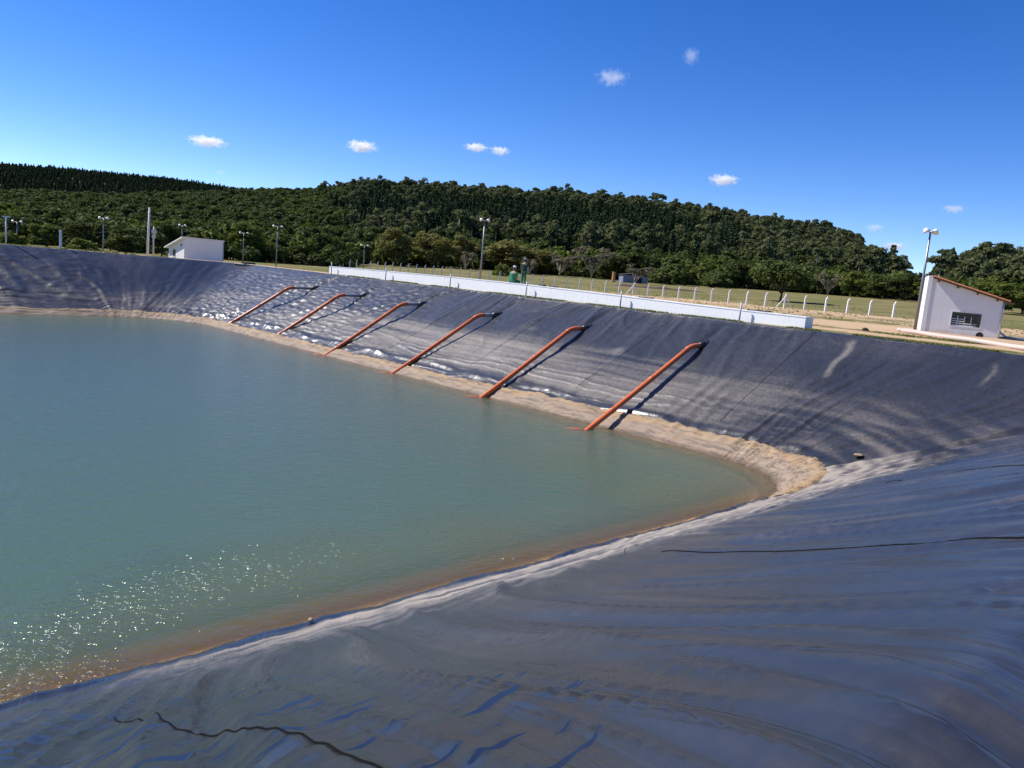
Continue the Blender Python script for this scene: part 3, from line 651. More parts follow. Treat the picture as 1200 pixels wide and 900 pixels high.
def joined(kind, seed, H, W, nleaf, lsize, leafmat, barkmat):
    bl, limbs, r0 = tree_parts(kind, seed, H, W, nleaf, lsize); V, Q, tone = leaf_cloud(bl, nleaf, lsize, seed); n0 = len(V); VV = [V]; QQ = [Q]; off = n0
    for l in limbs:
        if l[0][2] != 0: continue
        for (a, b) in zip(l, l[1:]):
            a = np.array(a); b = np.array(b); ring = np.array([[math.cos(t), math.sin(t), 0] for t in (0, 1.57, 3.14, 4.71)])*r0
            VV.append(np.concatenate([a+ring, b+ring*.7])); QQ.append(np.array([[k, (k+1) % 4, 4+(k+1) % 4, 4+k] for k in range(4)])+off); off += 8
    Vn = np.concatenate(VV); Qn = np.concatenate(QQ); tn = np.concatenate([tone, np.zeros(len(Vn)-n0)])
    mi = np.zeros(len(Qn), int); mi[len(Q):] = 1
    return np_mesh('forest_tree', Vn, Qn, [MT[leafmat], MT[barkmat]], False, dict(tone=tn), mi)

# the wood on the hills: far too many to tell apart, one mass of tree copies
proto = bpy.data.collections.new('forest_kinds'); PK = {}
for kind, spec in dict(broad=('broad', 7, 7.2, 620, .42, 'leaf_broad', 'bark'), bright=('broad', 6.5, 6.6, 560, .42, 'leaf_bright', 'bark'), pine=('pine', 9.5, 4.6, 620, .4, 'leaf_pine', 'bark'), euc=('euc', 10.5, 6.4, 620, .4, 'leaf_euc', 'palebark'), bush=('bush', 4.5, 6.5, 560, .38, 'leaf_broad', 'bark')).items():
    PK[kind] = []
    for v in range(4):
        me = joined(spec[0], 100+len(proto.objects)*7+v, *spec[1:]); o = bpy.data.objects.new('%02d_%s' % (len(proto.objects), kind), me); proto.objects.link(o); PK[kind].append(len(proto.objects)-1)
def forest(name, label, chooser, seeds, r0, r1, a0, a1, spacing):
    g = np.random.default_rng(seeds); pts = []; idxs = []; scl = []; r = r0
    while r < r1:
        n = int((a1-a0)*r/spacing); sp = spacing*(.85+.4*(r-r0)/(r1-r0)*0+.15)
        for k in range(n):
            a = a0+(k+g.random())/n*(a1-a0); rr = r+g.uniform(-1.2, 1.2)*spacing; kind = chooser(a, rr, g)
            if kind is None: continue
            x, y = rr*math.sin(a), rr*math.cos(a); pts.append((x, y, float(gz(x, y))-.6)); idxs.append(PK[kind][g.integers(4)]); scl.append(float(np.clip(g.normal(.97, .2), .55, 1.5))*(.8 if r > 700 else 1)*(1.35 if kind == 'euc' and g.random() < .12 else 1))
        r += sp*.87
    me = bpy.data.meshes.new(name); me.vertices.add(len(pts)); me.vertices.foreach_set('co', np.array(pts, np.float32).ravel())
    for nm, typ, val in (('kind_id', 'INT', np.array(idxs, np.int32)), ('size', 'FLOAT', np.array(scl, np.float32)), ('turn', 'FLOAT', g.uniform(0, 6.28, len(pts)).astype(np.float32))):
        a = me.attributes.new(nm, typ, 'POINT'); a.data.foreach_set('value', val)
    ob = link(name, me); tag(ob, label, 'forest', kind='stuff')
    ng = bpy.data.node_groups.new(name+'_scatter', 'GeometryNodeTree'); ng.interface.new_socket('Geometry', in_out='INPUT', socket_type='NodeSocketGeometry'); ng.interface.new_socket('Geometry', in_out='OUTPUT', socket_type='NodeSocketGeometry')
    gi = ng.nodes.new('NodeGroupInput'); go = ng.nodes.new('NodeGroupOutput'); ip = ng.nodes.new('GeometryNodeInstanceOnPoints'); ci = ng.nodes.new('GeometryNodeCollectionInfo')
    ci.inputs['Collection'].default_value = proto; ci.inputs['Separate Children'].default_value = True; ci.inputs['Reset Children'].default_value = True
    def na(nm, dt):
        n = ng.nodes.new('GeometryNodeInputNamedAttribute'); n.data_type = dt; n.inputs[0].default_value = nm; return [s for s in n.outputs if s.enabled and s.name == 'Attribute'][0]
    cx = ng.nodes.new('ShaderNodeCombineXYZ'); ng.links.new(na('turn', 'FLOAT'), cx.inputs[2])
    ng.links.new(gi.outputs[0], ip.inputs['Points']); ng.links.new(ci.outputs[0], ip.inputs['Instance']); ip.inputs['Pick Instance'].default_value = True
    ng.links.new(na('kind_id', 'INT'), ip.inputs['Instance Index']); ng.links.new(cx.outputs[0], ip.inputs['Rotation']); ng.links.new(na('size', 'FLOAT'), ip.inputs['Scale']); ng.links.new(ip.outputs[0], go.inputs[0])
    md = ob.modifiers.new('scatter', 'NODES'); md.node_group = ng; return len(pts)
A_L, A_R = paz(-160, 260)[0], paz(1330, 380)[0]
a600, a400, a850, a1060, a1100 = [paz(p, 300)[0] for p in (600, 400, 850, 1060, 1100)]
def main_kind(a, r, g):
    rb = float(np.interp(a, SB_A, SB_R)); f = (r-215)/(rb-215)
    if f > 1.06: return None
    if f < .12: return g.choice(['broad', 'bright', 'bush', 'bush'])
    if a < a400+.05*float(perlin(r/60, a*9, 71)): return 'bright' if g.random() < .13 else 'broad'
    if a > a1060 and a < a1100: return 'bush'
    if a > a1060: return g.choice(['euc', 'euc', 'broad', 'bright'])
    nz = float(perlin(a*14, r/70, 70))
    if f+.25*nz > .62: return 'euc' if g.random() < .75 else 'broad'
    if f+.25*nz > .22 and a < a850+.06*nz: return 'pine' if g.random() < .9 else 'broad'
    return 'broad' if g.random() < .7 else 'euc'
forest('hillside_forest', 'dark mixed forest covering the long hill behind the pond', main_kind, 5, 222, 880, A_L, A_R, 5.2)
def pine_kind(a, r, g): return 'pine' if a < paz(330, 220)[0] else None
forest('ridge_pine_plantation', 'very dark pine plantation on the far left ridge', pine_kind, 6, 1000, 1290, A_L, paz(340, 220)[0], 4.6)

# trees in front of the wood, one by one
TK = {}
for nm, sp in dict(lone=('lone', 7, 10, 5200, .23, 'leaf_broad', 'bark'), broad=('dense', 9, 9, 5200, .23, 'leaf_broad', 'bark'), bright=('dense', 9, 8.5, 5200, .22, 'leaf_bright', 'bark'), olive=('dense', 10, 10, 6500, .22, 'leaf_olive', 'bark'),
                   bare=('bare', 7, 7, 1100, .20, 'leaf_grey', 'palebark'), bush=('bush', 4, 7, 3000, .22, 'leaf_broad', 'bark'), shrub=('bush', 4, 5.5, 2400, .22, 'leaf_bright', 'bark'), cone=('pine', 12, 6, 1500, .4, 'leaf_euc', 'bark')).items():
    TK[nm] = [(tree_meshes(sp[0], 900+len(TK)*13+v, *sp[1:]), sp[1], sp[2]) for v in range(2 if nm not in ('lone', 'cone') else 1)]
tcount = 0
def tree(name, kind, px, r, h, wpx, label, cat='tree', group=None, dz=0):
    """h metres tall, wpx pixels wide in the photograph"""
    global tcount
    tcount += 1; (cm, tm), H0, W0 = TK[kind][tcount % len(TK[kind])]
    o = empty(name, at_px(px, r, dz-.1), rnd.uniform(0, 6.28), label, cat, group)
    w = wpx*r/F; o.scale = (w/W0, w/W0, h/H0)
    link('crown', cm, o); link('trunk', tm, o); return o
tree('lone_tree', 'lone', 914, 124, 6.6, 80, 'round dark tree standing alone in the field behind the fence')
G1 = 'trees in the belt at the foot of the hill'
belt = [
    ('olive_tree', 'olive', 462, 196, 10.6, 62, 'tall olive green tree above the left part of the white wall'),
    ('olive_tree', 'olive', 505, 198, 10.4, 56, 'olive green tree between the tall olive tree and the lamp mast'),
    ('olive_tree', 'olive', 542, 200, 9.6, 50, 'olive green tree directly left of the lamp mast behind the wall'),
    ('olive_tree', 'olive', 598, 196, 9.2, 92, 'widest olive green tree, behind the two workers'),
    ('olive_tree', 'olive', 640, 205, 7.8, 48, 'low olive green tree at the right edge of the widest one'),
    ('grey_tree', 'bare', 655, 190, 6.0, 42, 'nearly bare grey tree right of the standing worker'),
    ('grey_tree', 'bare', 692, 196, 7.6, 52, 'larger nearly bare grey tree left of the brick pillar'),
    ('grey_tree', 'bare', 620, 182, 4.4, 30, 'small bare tree just behind the standing worker'),
    ('grey_tree', 'bare', 545, 184, 4.4, 30, 'small bare tree left of the lamp mast foot'),
    ('grey_tree', 'bare', 743, 172, 4.6, 44, 'bare spreading tree in front of the blue grey shed'),
    ('dark_bush', 'bush', 785, 190, 5.6, 62, 'dense dark bush right of the blue grey shed'),
    ('dark_bush', 'bush', 833, 194, 4.6, 48, 'low dark bush between the dense bush and the lone tree'),
    ('dark_tree', 'broad', 715, 208, 8.4, 52, 'dark round tree behind the brick pillar'),
    ('dark_tree', 'broad', 865, 210, 8.2, 52, 'dark tree just left of the lone tree, at the wood edge'),
    ('grey_tree', 'bare', 968, 200, 5.0, 34, 'grey leafless looking tree right of the lone tree'),
    ('edge_tree', 'bright', 1000, 196, 6.8, 46, 'leafy tree at the wood edge, next right of the grey tree'),
    ('edge_tree', 'broad', 1030, 190, 6.4, 46, 'dark leafy tree at the wood edge midway between lone tree and pump house'),
    ('edge_tree', 'broad', 1058, 186, 6.2, 44, 'dark leafy tree at the wood edge nearest left of the pump house lamp mast'),
    ('edge_tree', 'bright', 1092, 182, 6.2, 50, 'leafy tree whose top shows behind the pump house peak'),
    ('edge_tree', 'bright', 1165, 150, 6.0, 60, 'bright leafy tree behind the low side of the pump house'),
    ('edge_tree', 'broad', 1196, 160, 6.4, 60, 'dark leafy tree at the right picture edge'),
    ('conical_tree', 'cone', 1036, 690, 26, 19, 'slim conical tree alone on the skyline at the hill end'),
    ('leafy_tree', 'bright', 290, 166, 8.4, 50, 'bright leafy tree right of the small white house'),
    ('leafy_tree', 'bright', 318, 172, 6.6, 38, 'bright leafy tree beside the lamp mast at the far corner'),
    ('dark_tree', 'broad', 358, 178, 7.0, 46, 'dark round tree left of the white wall end'),
    ('dark_tree', 'broad', 388, 184, 6.6, 38, 'dark tree directly above the left end of the white wall'),
    ('leafy_tree', 'bright', 420, 190, 6.2, 40, 'medium tree behind the short lamp mast over the wall'),
    ('leafy_shrub', 'shrub', 590, 160, 3.2, 26, 'small yellow green shrub left of the seated worker'),
    ('leafy_shrub', 'bright', 55, 128, 4.2, 40, 'rounded olive shrub between the left posts on the far bank'),
    ('leafy_shrub', 'shrub', 95, 130, 2.6, 36, 'low bright shrub left of the lamp mast on the far bank'),
    ('dark_tree', 'broad', 148, 140, 5.6, 52, 'dark tree left of the tall concrete pole'),
    ('dark_tree', 'broad', 190, 150, 6.4, 44, 'dark tree directly behind the tall concrete pole'),
    ('leafy_shrub', 'shrub', 15, 126, 2.6, 30, 'bright shrub at the left picture edge behind the bank'),
    ('leafy_tree', 'bright', 240, 165, 6.6, 46, 'tree showing above the roof of the small white house'),
    ('dark_tree', 'broad', 100, 150, 6.0, 50, 'broad dark tree in the middle of the far bank'),
    ('dark_tree', 'broad', 25, 150, 5.6, 50, 'dark tree behind the left picture edge shrub'),
]
for b in belt: tree(*b, group=G1)
# an undergrowth fringe that closes the foot of the wood
def fringe_kind(a, r, g): return g.choice(['bush', 'bush', 'bush', 'broad', 'bright'])
forest('forest_edge_thicket', 'thicket closing the foot of the wooded hill', fringe_kind, 9, 208, 224, A_L, A_R, 4.5)
forest('far_bank_thicket', 'dense thicket behind the far left bank', fringe_kind, 10, 165, 205, A_L, paz(415, 290)[0], 5.5)

# ------------------------------------------------------------------ white wall along the bank top
wall_y = [19.9, 24, 28, 33, 42, 51, 60, 70.3]; wall_t = [.70, .72, .76, .83, .93, .94, .88, .76]
WX = 42.25
wr = empty('low_wall', (WX, 19.9, 0), 0, 'long low white limewashed wall along the right bank top', 'wall')
def wall_body(x0, x1, zadd0, zadd1, ya, yb, name, mat, flat_bottom=True):
    b = bmesh.new(); ys = np.linspace(ya, yb, 60); prev = None
    for y in ys:
        t_ = float(np.interp(y, wall_y, wall_t)); zb = -.15 if flat_bottom else t_+zadd0
        ring = [b.verts.new((x-WX, y-19.9, z)) for x, z in ((x0, zb), (x1, zb), (x1, t_+zadd1), (x0, t_+zadd1))]
        if prev:
            for k in range(4): b.faces.new((prev[k], prev[(k+1) % 4], ring[(k+1) % 4], ring[k]))
        else: b.faces.new(ring)
        prev = ring
    b.faces.new(prev[::-1]); bmesh.ops.recalc_face_normals(b, faces=b.faces[:]); me = bpy.data.meshes.new(name); b.to_mesh(me); b.free(); me.materials.append(MT[mat]); return link(name, me, wr)
wall_body(WX, WX+.95, 0, -.06, 19.9, 70.3, 'wall_body', 'white')
wall_body(WX-.02, WX+.97, -.058, 0, 19.87, 70.33, 'coping', 'white', False)
def walltop(y): return float(np.interp(y, wall_y, wall_t))

# slim posts on the bank edge, one above each pipe
for k, (px, py) in enumerate(((388, 324), (451.5, 331), (527, 339.5), (616, 349), (726.5, 360.5), (866, 377.5))):
    p = on_x(px, py, CX1+.42); o = empty('marker_post', (CX1+.42, p.y, -.05), 0, 'slim grey post in front of the white wall, %s from the left' % ORD[k], 'post', 'slim posts along the bank edge')
    MB().tube([(0, 0, 0), (0, 0, 1.22)], .05, 10).build('pole', 'greypost', o, True)
    MB().tube([(0, 0, 1.2201), (0, 0, 1.25)], .062, 10).build('cap', 'greypost', o)
    MB().tube([(0, 0, -.05), (0, 0, .09)], [.13, .10], 10).build('footing', 'concrete', o)

# ------------------------------------------------------------------ six orange pipes
def bend(p0, p1, p2, r, n=7):
    p0, p1, p2 = Vector(p0), Vector(p1), Vector(p2); a = p1+(p0-p1).normalized()*r; b = p1+(p2-p1).normalized()*r
    return [a*(1-t)**2+p1*2*t*(1-t)+b*t*t for t in [i/(n-1) for i in range(n)]]
pipe_len = [2.5, 2.3, 1.85, 1.55, 1.3, 1.05]; wpx = [30.5, 30.6, 30.2, 30.05, 29.8, 28.8]; wdy = [1.6, 1.15, .12, .14, -.3, -.36]
plabel = ['farthest, by the far corner', 'second from the far corner', 'third from the far corner', 'fourth from the far corner', 'fifth from the far corner', 'nearest and largest looking one']
for k, py in enumerate(PIPE_Y):
    A = Vector((38.5, py, -1.45)); B = A+Vector((-pipe_len[k], 0, -.03)); Cp = Vector((wpx[k], py+wdy[k], -D)); E_ = Cp+(Cp-B).normalized()*1.6
    o = empty('inlet_pipe', A, 0, 'orange pipe running down the right bank into the water, '+plabel[k], 'pipe', 'orange inlet pipes on the right bank'); rel = lambda v: Vector(v)-A
    br = bend(A, B, Cp, .5); rad = .135
    far_k = pipe_len[k] > 1.4
    MB().tube([rel(A+Vector((.25, 0, .0))), rel(br[0])] if far_k else [rel(A+Vector((.25, 0, 0))), rel(A+Vector((-.3, 0, 0)))], rad*.93, 14).build('outlet_pipe', 'greypipe' if far_k else 'blackpipe', o, True)
    MB().tube([rel(v) for v in br] if far_k else [rel(A+Vector((-.3, 0, 0)))]+[rel(v) for v in br], rad*1.08, 14).build('elbow', 'orange', o, True)
    n = 12; mids = [br[-1].lerp(E_, i/n)+Vector((0, 0, -.05*math.sin(math.pi*i/n))) for i in range(n+1)]
    sp = MB().tube([rel(v) for v in mids], rad, 14).build('sloping_pipe', 'orange', o, True)
    if k > 0:
        tv = Vector((-.75, .62, 0)).normalized(); MB().tube([rel(Cp-Vector((0, 0, .06))), rel(Cp+tv*.5-Vector((0, 0, .05))), rel(Cp+tv*(1.0+.12*k)-Vector((0, 0, .07)))], [.10, .08, .05], 10).build('refracted_tip', 'orange', o, True)  # added tube imitating the refracted image of the submerged pipe end
    for f in (.33, .66):
        m0 = br[-1].lerp(E_, f)+Vector((0, 0, -.05*math.sin(math.pi*f))); dv = (E_-br[-1]).normalized()
        MB().tube([rel(m0-dv*.12), rel(m0+dv*.12)], rad*1.09, 14).build('socket', 'orange', sp, True)
    MB().tube([rel(A+Vector((.55, 0, -.02))), rel(A+Vector((.1, 0, 0))), rel(A+Vector((-.22, 0, 0)))], [.34, .23, .17], 14).build('rubber_boot', 'blackpipe', o, True)
    MB().tube([rel(A+Vector((.30, 0, .02))), rel(A+Vector((.42, 0, .06)))], [.20, .12], 14).build('clamp', 'greypipe', o, True)

# ------------------------------------------------------------------ pump house on the right
HP = polar(1083, 391, 58.5); HA = R(68)
ph = empty('pump_house', (HP.x, HP.y, float(gz(HP.x, HP.y))), math.pi/2-HA-math.pi/2, 'white pump house with sloping terracotta roof and louvred window at right', 'building')
ph.rotation_euler = (0, 0, -HA)
HWD, HDP = 4.15, 3.2; Hh, Hl = 3.55, 2.42; th = .15
def hz(x): return Hh+(Hl-Hh)*x/HWD
wx0, wx1, wz0, wz1 = 1.36, 3.16, .55, 1.55
# front wall in four pieces round the window opening, side walls, back wall: one continuous shell
wl = MB()
wl.prism([(0, -.2), (wx0, -.2), (wx0, hz(wx0)), (0, hz(0))], 0, th).prism([(wx1, -.2), (HWD, -.2), (HWD, hz(HWD)), (wx1, hz(wx1))], 0, th)
wl.prism([(wx0, -.2), (wx1, -.2), (wx1, wz0), (wx0, wz0)], 0, th).prism([(wx0, wz1), (wx1, wz1), (wx1, hz(wx1)), (wx0, hz(wx0))], 0, th)
wl.prism([(0, -.2), (th, -.2), (th, hz(th)), (0, hz(0))], th, HDP-th).prism([(HWD-th, -.2), (HWD, -.2), (HWD, hz(HWD)), (HWD-th, hz(HWD-th))], th, HDP-th)
wl.prism([(0, -.2), (HWD, -.2), (HWD, hz(HWD)), (0, hz(0))], HDP-th, HDP)
wl.build('wall', 'housewall', ph)
pl = MB(); pl.box((-.132, HDP/2+.02, hz(0)/2-.02), (.26, HDP+.1, hz(0)+.34)); pl.build('parapet_wall', 'housewall', ph)
MB().tube([(HWD+.06, -.06, -.1), (HWD+.06, -.06, hz(HWD)-.05)], .045, 8).build('downpipe', 'greypost', ph, True)
ov = .32; ang = math.atan2(Hl-Hh, HWD)
rf = MB().prism([(0, hz(0)+.02), (HWD+.62, hz(HWD+.62)+.02), (HWD+.62, hz(HWD+.62)+.07), (0, hz(0)+.07)], -ov, HDP+.3).build('roof', 'wood', ph)
tb_ = bmesh.new(); ln, wd = .46, .21; prev = None      # one barrel tile
for xx in (0, ln):
    ring = []
    for kk in range(7):
        a = math.pi*kk/6; rr = .105 if xx == 0 else .09
        ring.append(tb_.verts.new((xx, math.cos(a)*rr, math.sin(a)*.075)))
    for kk in range(6, -1, -1):
        a = math.pi*kk/6; rr = .09 if xx == 0 else .075
        ring.append(tb_.verts.new((xx, math.cos(a)*rr, math.sin(a)*.06)))
    if prev:
        for kk in range(14): tb_.faces.new((prev[kk], prev[(kk+1) % 14], ring[(kk+1) % 14], ring[kk]))
        tb_.faces.new(ring)
    else: tb_.faces.new(ring[::-1])
    prev = ring
bmesh.ops.recalc_face_normals(tb_, faces=tb_.faces[:]); tile_me = bpy.data.meshes.new('tile'); tb_.to_mesh(tile_me); tb_.free(); tile_me.materials.append(MT['tile'])
ny = int((HDP+.3+ov)/wd); slope_len = math.hypot(HWD+.66, hz(HWD+.66)-hz(0)); nx = 12
for j in range(ny):
    for i in range(nx):
        x = (i+.0)*(HWD+.28)/nx; o = link('tile', tile_me, rf); o.location = (x, -ov+.1+j*wd+rnd.uniform(-.008, .008), hz(x)+.085+rnd.uniform(0, .012)); o.rotation_euler = (0, -ang-.03, rnd.uniform(-.02, .02))
for x in (.35, 1.5, 2.65, 3.8):
    MB().box((x, HDP/2-.08, hz(x)-.07), (.09, HDP+2*ov-.3, .12)).build('rafter', 'wood', ph)
wn_ = MB(); wn_.box(((wx0+wx1)/2, .10, (wz0+wz1)/2), (wx1-wx0, .01, wz1-wz0)); wno = wn_.build('window', 'glass', ph)
for c, d in (((wx0+.03, .03, (wz0+wz1)/2), (.06, .1, wz1-wz0)), ((wx1-.03, .03, (wz0+wz1)/2), (.06, .1, wz1-wz0)), (((wx0+wx1)/2, .03, wz1-.03), (wx1-wx0-.124, .1, .06)), (((wx0+wx1)/2, .03, wz0+.03), (wx1-wx0-.124, .1, .06))): MB().box(c, d).build('frame', 'housewall', wno)
for x in (wx0+.42, wx0+.82, wx0+1.2): MB().box((x, .06, (wz0+wz1)/2-.12), (.035, .03, wz1-wz0-.36)).build('mullion', 'frame', wno)
for k in range(6):
    for x, w in ((wx0+.62, .36), (wx0+.24, .30), (wx0+1.01, .34), (wx0+1.39, .30)):
        MB().box((x, .05, wz0+.10+k*.135), (w, .012, .045), Matrix.Rotation(R(-35), 3, 'X')).build('louvre_slat', 'frame' if k < 4 and not (x > wx0+.9 and k > 1) else 'shadowhole', wno)
MB().tube([(wx0+.8+1.0, -.004, .12), (wx0+.8+1.0, .02, .12)], .22, 14).build('vent_hole', 'shadowhole', ph)
MB().box((HWD/2-.1, -.06, -.06), (HWD+.3, .12, .14)).build('plinth', 'concrete', ph)

# pale plastic pipe lying on the ground in front of it
pa = polar(1053, 391, 54.5); pb = polar(1240, 415, 46.5)
o = empty('ground_pipe', (pa.x, pa.y, float(gz(pa.x, pa.y))), 0, 'long faded pink pipe lying on the ground before the pump house', 'pipe')
pb2 = Vector((pb.x, pb.y, float(gz(pb.x, pb.y)))); rr = .145
v0 = Vector((0, 0, rr)); v1 = pb2-Vector(o.location)+Vector((0, 0, rr))
MB().tube([v0.lerp(v1, i/8)+Vector((0, 0, .02*math.sin(i*1.9))) for i in range(9)], rr, 16).build('tube', 'pinkpipe', o, True)
MB().tube([v0-(v1-v0).normalized()*.02, v0+(v1-v0).normalized()*.25], rr*1.08, 16).build('socket', 'pinkpipe', o, True)
# bent white pipe beside the pump house
q0 = at_px(1175, 62); q1 = at_px(1200, 60)
o = empty('bent_white_pipe', q0, 0, 'bent white pipe rising from the ground right of the pump house', 'pipe')
dv = q1-q0
MB().tube([Vector((0, 0, 0))-dv*.3+Vector((0, 0, .9))]+bend(-dv*.3+Vector((0, 0, .9)), dv*.1+Vector((0, 0, .12)), dv*1.0+Vector((0, 0, .1)), .6)+[dv*1.6+Vector((0, 0, .1))], .06, 10).build('tube', 'post', o, True)

# ------------------------------------------------------------------ lamp masts
def lamp_mast(px, r, h, label, heads=2, arm=.55, rot=0, sink=.1):
    p = at_px(px, r, -sink); o = empty('lamp_mast', p, -HEAD+rot, label, 'lamp mast', 'lamp masts round the pond'); h = h+sink
    MB().tube([(0, 0, 0), (0, 0, h*.5), (0, 0, h)], [.10, .085, .06], 10).build('pole', 'galv', o, True)
    MB().tube([(0, 0, -.02), (0, 0, .12)], [.2, .15], 10).build('footing', 'concrete', o)
    MB().tube([(-arm*.8, 0, h+.08), (0, 0, h-.05), (arm*.8, 0, h+.08)], .03, 8).build('crossarm', 'galv', o, True)
    for s in (-1, 1):
        tilt = Matrix.Rotation(R(28)*s, 3, 'Y')@Matrix.Rotation(R(-12), 3, 'X')
        m = MB(); m.tube([(0, 0, .10), (0, 0, .06), (0, 0, -.04), (0, 0, -.16)], [.07, .13, .17, .24], 12)
        hd = m.build('lamp_head', 'lamp', o, True); hd.location = (s*arm, 0, h+.12); hd.rotation_euler = tilt.to_euler()
        MB().tube([(0, 0, -.162), (0, 0, -.172)], .22, 12).build('lamp_glass', 'lampglass', hd)
    return o
lamp_mast(1075, 57.3, 6.4, 'tall steel lamp mast with two lamps beside the pump house', arm=.38, rot=.25)
lamp_mast(563, 88, 7.7, 'tall steel lamp mast with two lamps behind the white wall', arm=.42)
lamp_mast(324, 132, 6.5, 'steel lamp mast with two lamps at the far corner of the pond', arm=.7)
lamp_mast(285, 150, 5.2, 'short lamp mast in front of the bright leafy tree by the small white house', arm=.7)
lamp_mast(426, 160, 4.6, 'short lamp mast showing above the left part of the white wall', arm=.7)
lamp_mast(121, 118, 4.9, 'lamp mast with two lamps in the middle of the far bank', arm=.55)
lamp_mast(20, 125, 3.4, 'dim lamp mast close to the T shaped post at far left', arm=.6)
lamp_mast(213, 140, 5.4, 'lamp mast whose two lamps show just over the small white house roof', arm=.5)

# posts and poles on the far bank
o = empty('t_post', at_px(7, 91, -.1), -HEAD, 'slim T shaped grey post at the far left of the bank', 'post')
MB().tube([(0, 0, 0), (0, 0, 2.7)], .07, 8).build('pole', 'post', o, True); MB().box((0, 0, 2.75), (.75, .1, .1)).build('crossbar', 'post', o)
o = empty('concrete_post', at_px(71, 92, -.1), -HEAD, 'plain pale concrete post on the far bank left of the lamp mast', 'post')
MB().box((0, 0, 1.95), (.2, .16, 3.9), None, .02).build('shaft', 'post', o); MB().box((0, 0, 3.93), (1.1, .05, .05)).build('crossbar', 'bark', o)
o = empty('utility_pole', at_px(173, 104, -.1), -HEAD, 'tallest pale concrete utility pole on the far bank', 'utility pole')
MB().tube([(0, 0, 0), (.12, 0, 6.4)], [.16, .1], 10).build('pole', 'post', o, True)
MB().box((0, -.1, .2), (.75, .4, .5), None, .02).build('base_block', 'post', o)
MB().box((.12, 0, 5.75), (.5, .05, .05)).build('crossarm', 'wood', o)
o = empty('meter_pole', at_px(180, 105, -.1), -HEAD, 'shorter grey pole with a round fitting right of the tallest pole', 'utility pole')
MB().tube([(0, 0, 0), (0, 0, 4.3)], [.1, .08], 8).build('pole', 'greypost', o, True)
MB().tube([(0, -.12, 3.75), (0, .12, 3.75)], .28, 12).build('fitting', 'greypost', o); MB().box((0, 0, 3.15), (.34, .3, .45)).build('box', 'greypost', o)

# ------------------------------------------------------------------ small white house beyond the far bank
LP = at_px(216, 112); la = R(180+177)                # long wall faces compass 177
lh = empty('small_house', (LP.x, LP.y, LP.z), 0, 'small white house with lean-to roof beyond the far bank', 'building')
lh.rotation_euler = (0, 0, R(3))                      # local -y faces compass 177: x runs to compass 87
LW, LD, Lh, Ll = 5.3, 4.6, 3.35, 2.0
def lz(y): return Lh+(Ll-Lh)*y/LD
m = MB(); bmv = []
def yz_prism(mb, prof, x0, x1):
    a = [mb.bm.verts.new((x0, y, z)) for y, z in prof]; b = [mb.bm.verts.new((x1, y, z)) for y, z in prof]; n = len(prof); mb.bm.faces.new(a); mb.bm.faces.new(b[::-1])
    for k in range(n): mb.bm.faces.new((a[k], b[k], b[(k+1) % n], a[(k+1) % n]))
yz_prism(m, [(0, -.8), (LD, -.8), (LD, lz(LD)), (0, lz(0))], 0, LW); m.build('wall', 'housewall', lh)
m = MB(); yz_prism(m, [(-.12, lz(-.12)+.02), (LD+.5, lz(LD+.5)+.02), (LD+.5, lz(LD+.5)+.17), (-.12, lz(-.12)+.17)], -.45, LW+.15); m.build('roof', 'housewall', lh)
wo = MB().box((-.012, 2.9, 1.35), (.03, .75, .85)).build('window', 'glass', lh); MB().box((-.03, 2.9, 1.82), (.06, .9, .07)).build('frame', 'frame', wo); MB().box((-.03, 2.9, .88), (.08, .95, .07)).build('sill', 'frame', wo)
MB().box((-.012, .9, 2.45), (.03, .3, .35)).build('vent', 'shadowhole', lh)
MB().box((2.6, -.012, .25), (1.0, .03, .35)).build('low_opening', 'shadowhole', lh)
MB().tube([(LW+.03, -.05, -.3), (LW+.03, -.05, Lh-.05)], .06, 8).build('downpipe', 'greypost', lh, True)
p = at_px(221, 108); o = empty('pump_box', p, 0, 'dark box with a white post before the small white house', 'box')
MB().box((.25, 0, .45), (.5, .4, .7), None, .03).build('box', 'shadowhole', o); MB().box((-.1, 0, .5), (.14, .14, 1.0), None, .01).build('post', 'post', o)

# concrete inlet at the far corner
p = Vector((41.2, 86.6, -.05)); o = empty('inlet_box', p, -HEAD, 'open concrete inlet box set in the far corner of the bank', 'inlet')
for s in (-1, 1): MB().box((s*.9, 0, .02), (.18, 1.6, .6), None, .02).build('side_wall', 'concrete', o)
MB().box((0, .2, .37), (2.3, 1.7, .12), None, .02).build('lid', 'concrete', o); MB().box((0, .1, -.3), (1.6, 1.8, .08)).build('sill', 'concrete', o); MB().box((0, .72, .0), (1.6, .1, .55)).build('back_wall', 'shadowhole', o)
p = gpt(44.6, 92.2); o = empty('concrete_slab', p, -HEAD+.2, 'pale flat concrete slab on the dirt behind the inlet box', 'slab'); MB().box((0, 0, .1), (1.9, 1.0, .22), None, .03).build('slab', 'post', o); MB().box((0, 0, .24), (.5, .4, .05), None, .02).build('lifting_plate', 'post', o)

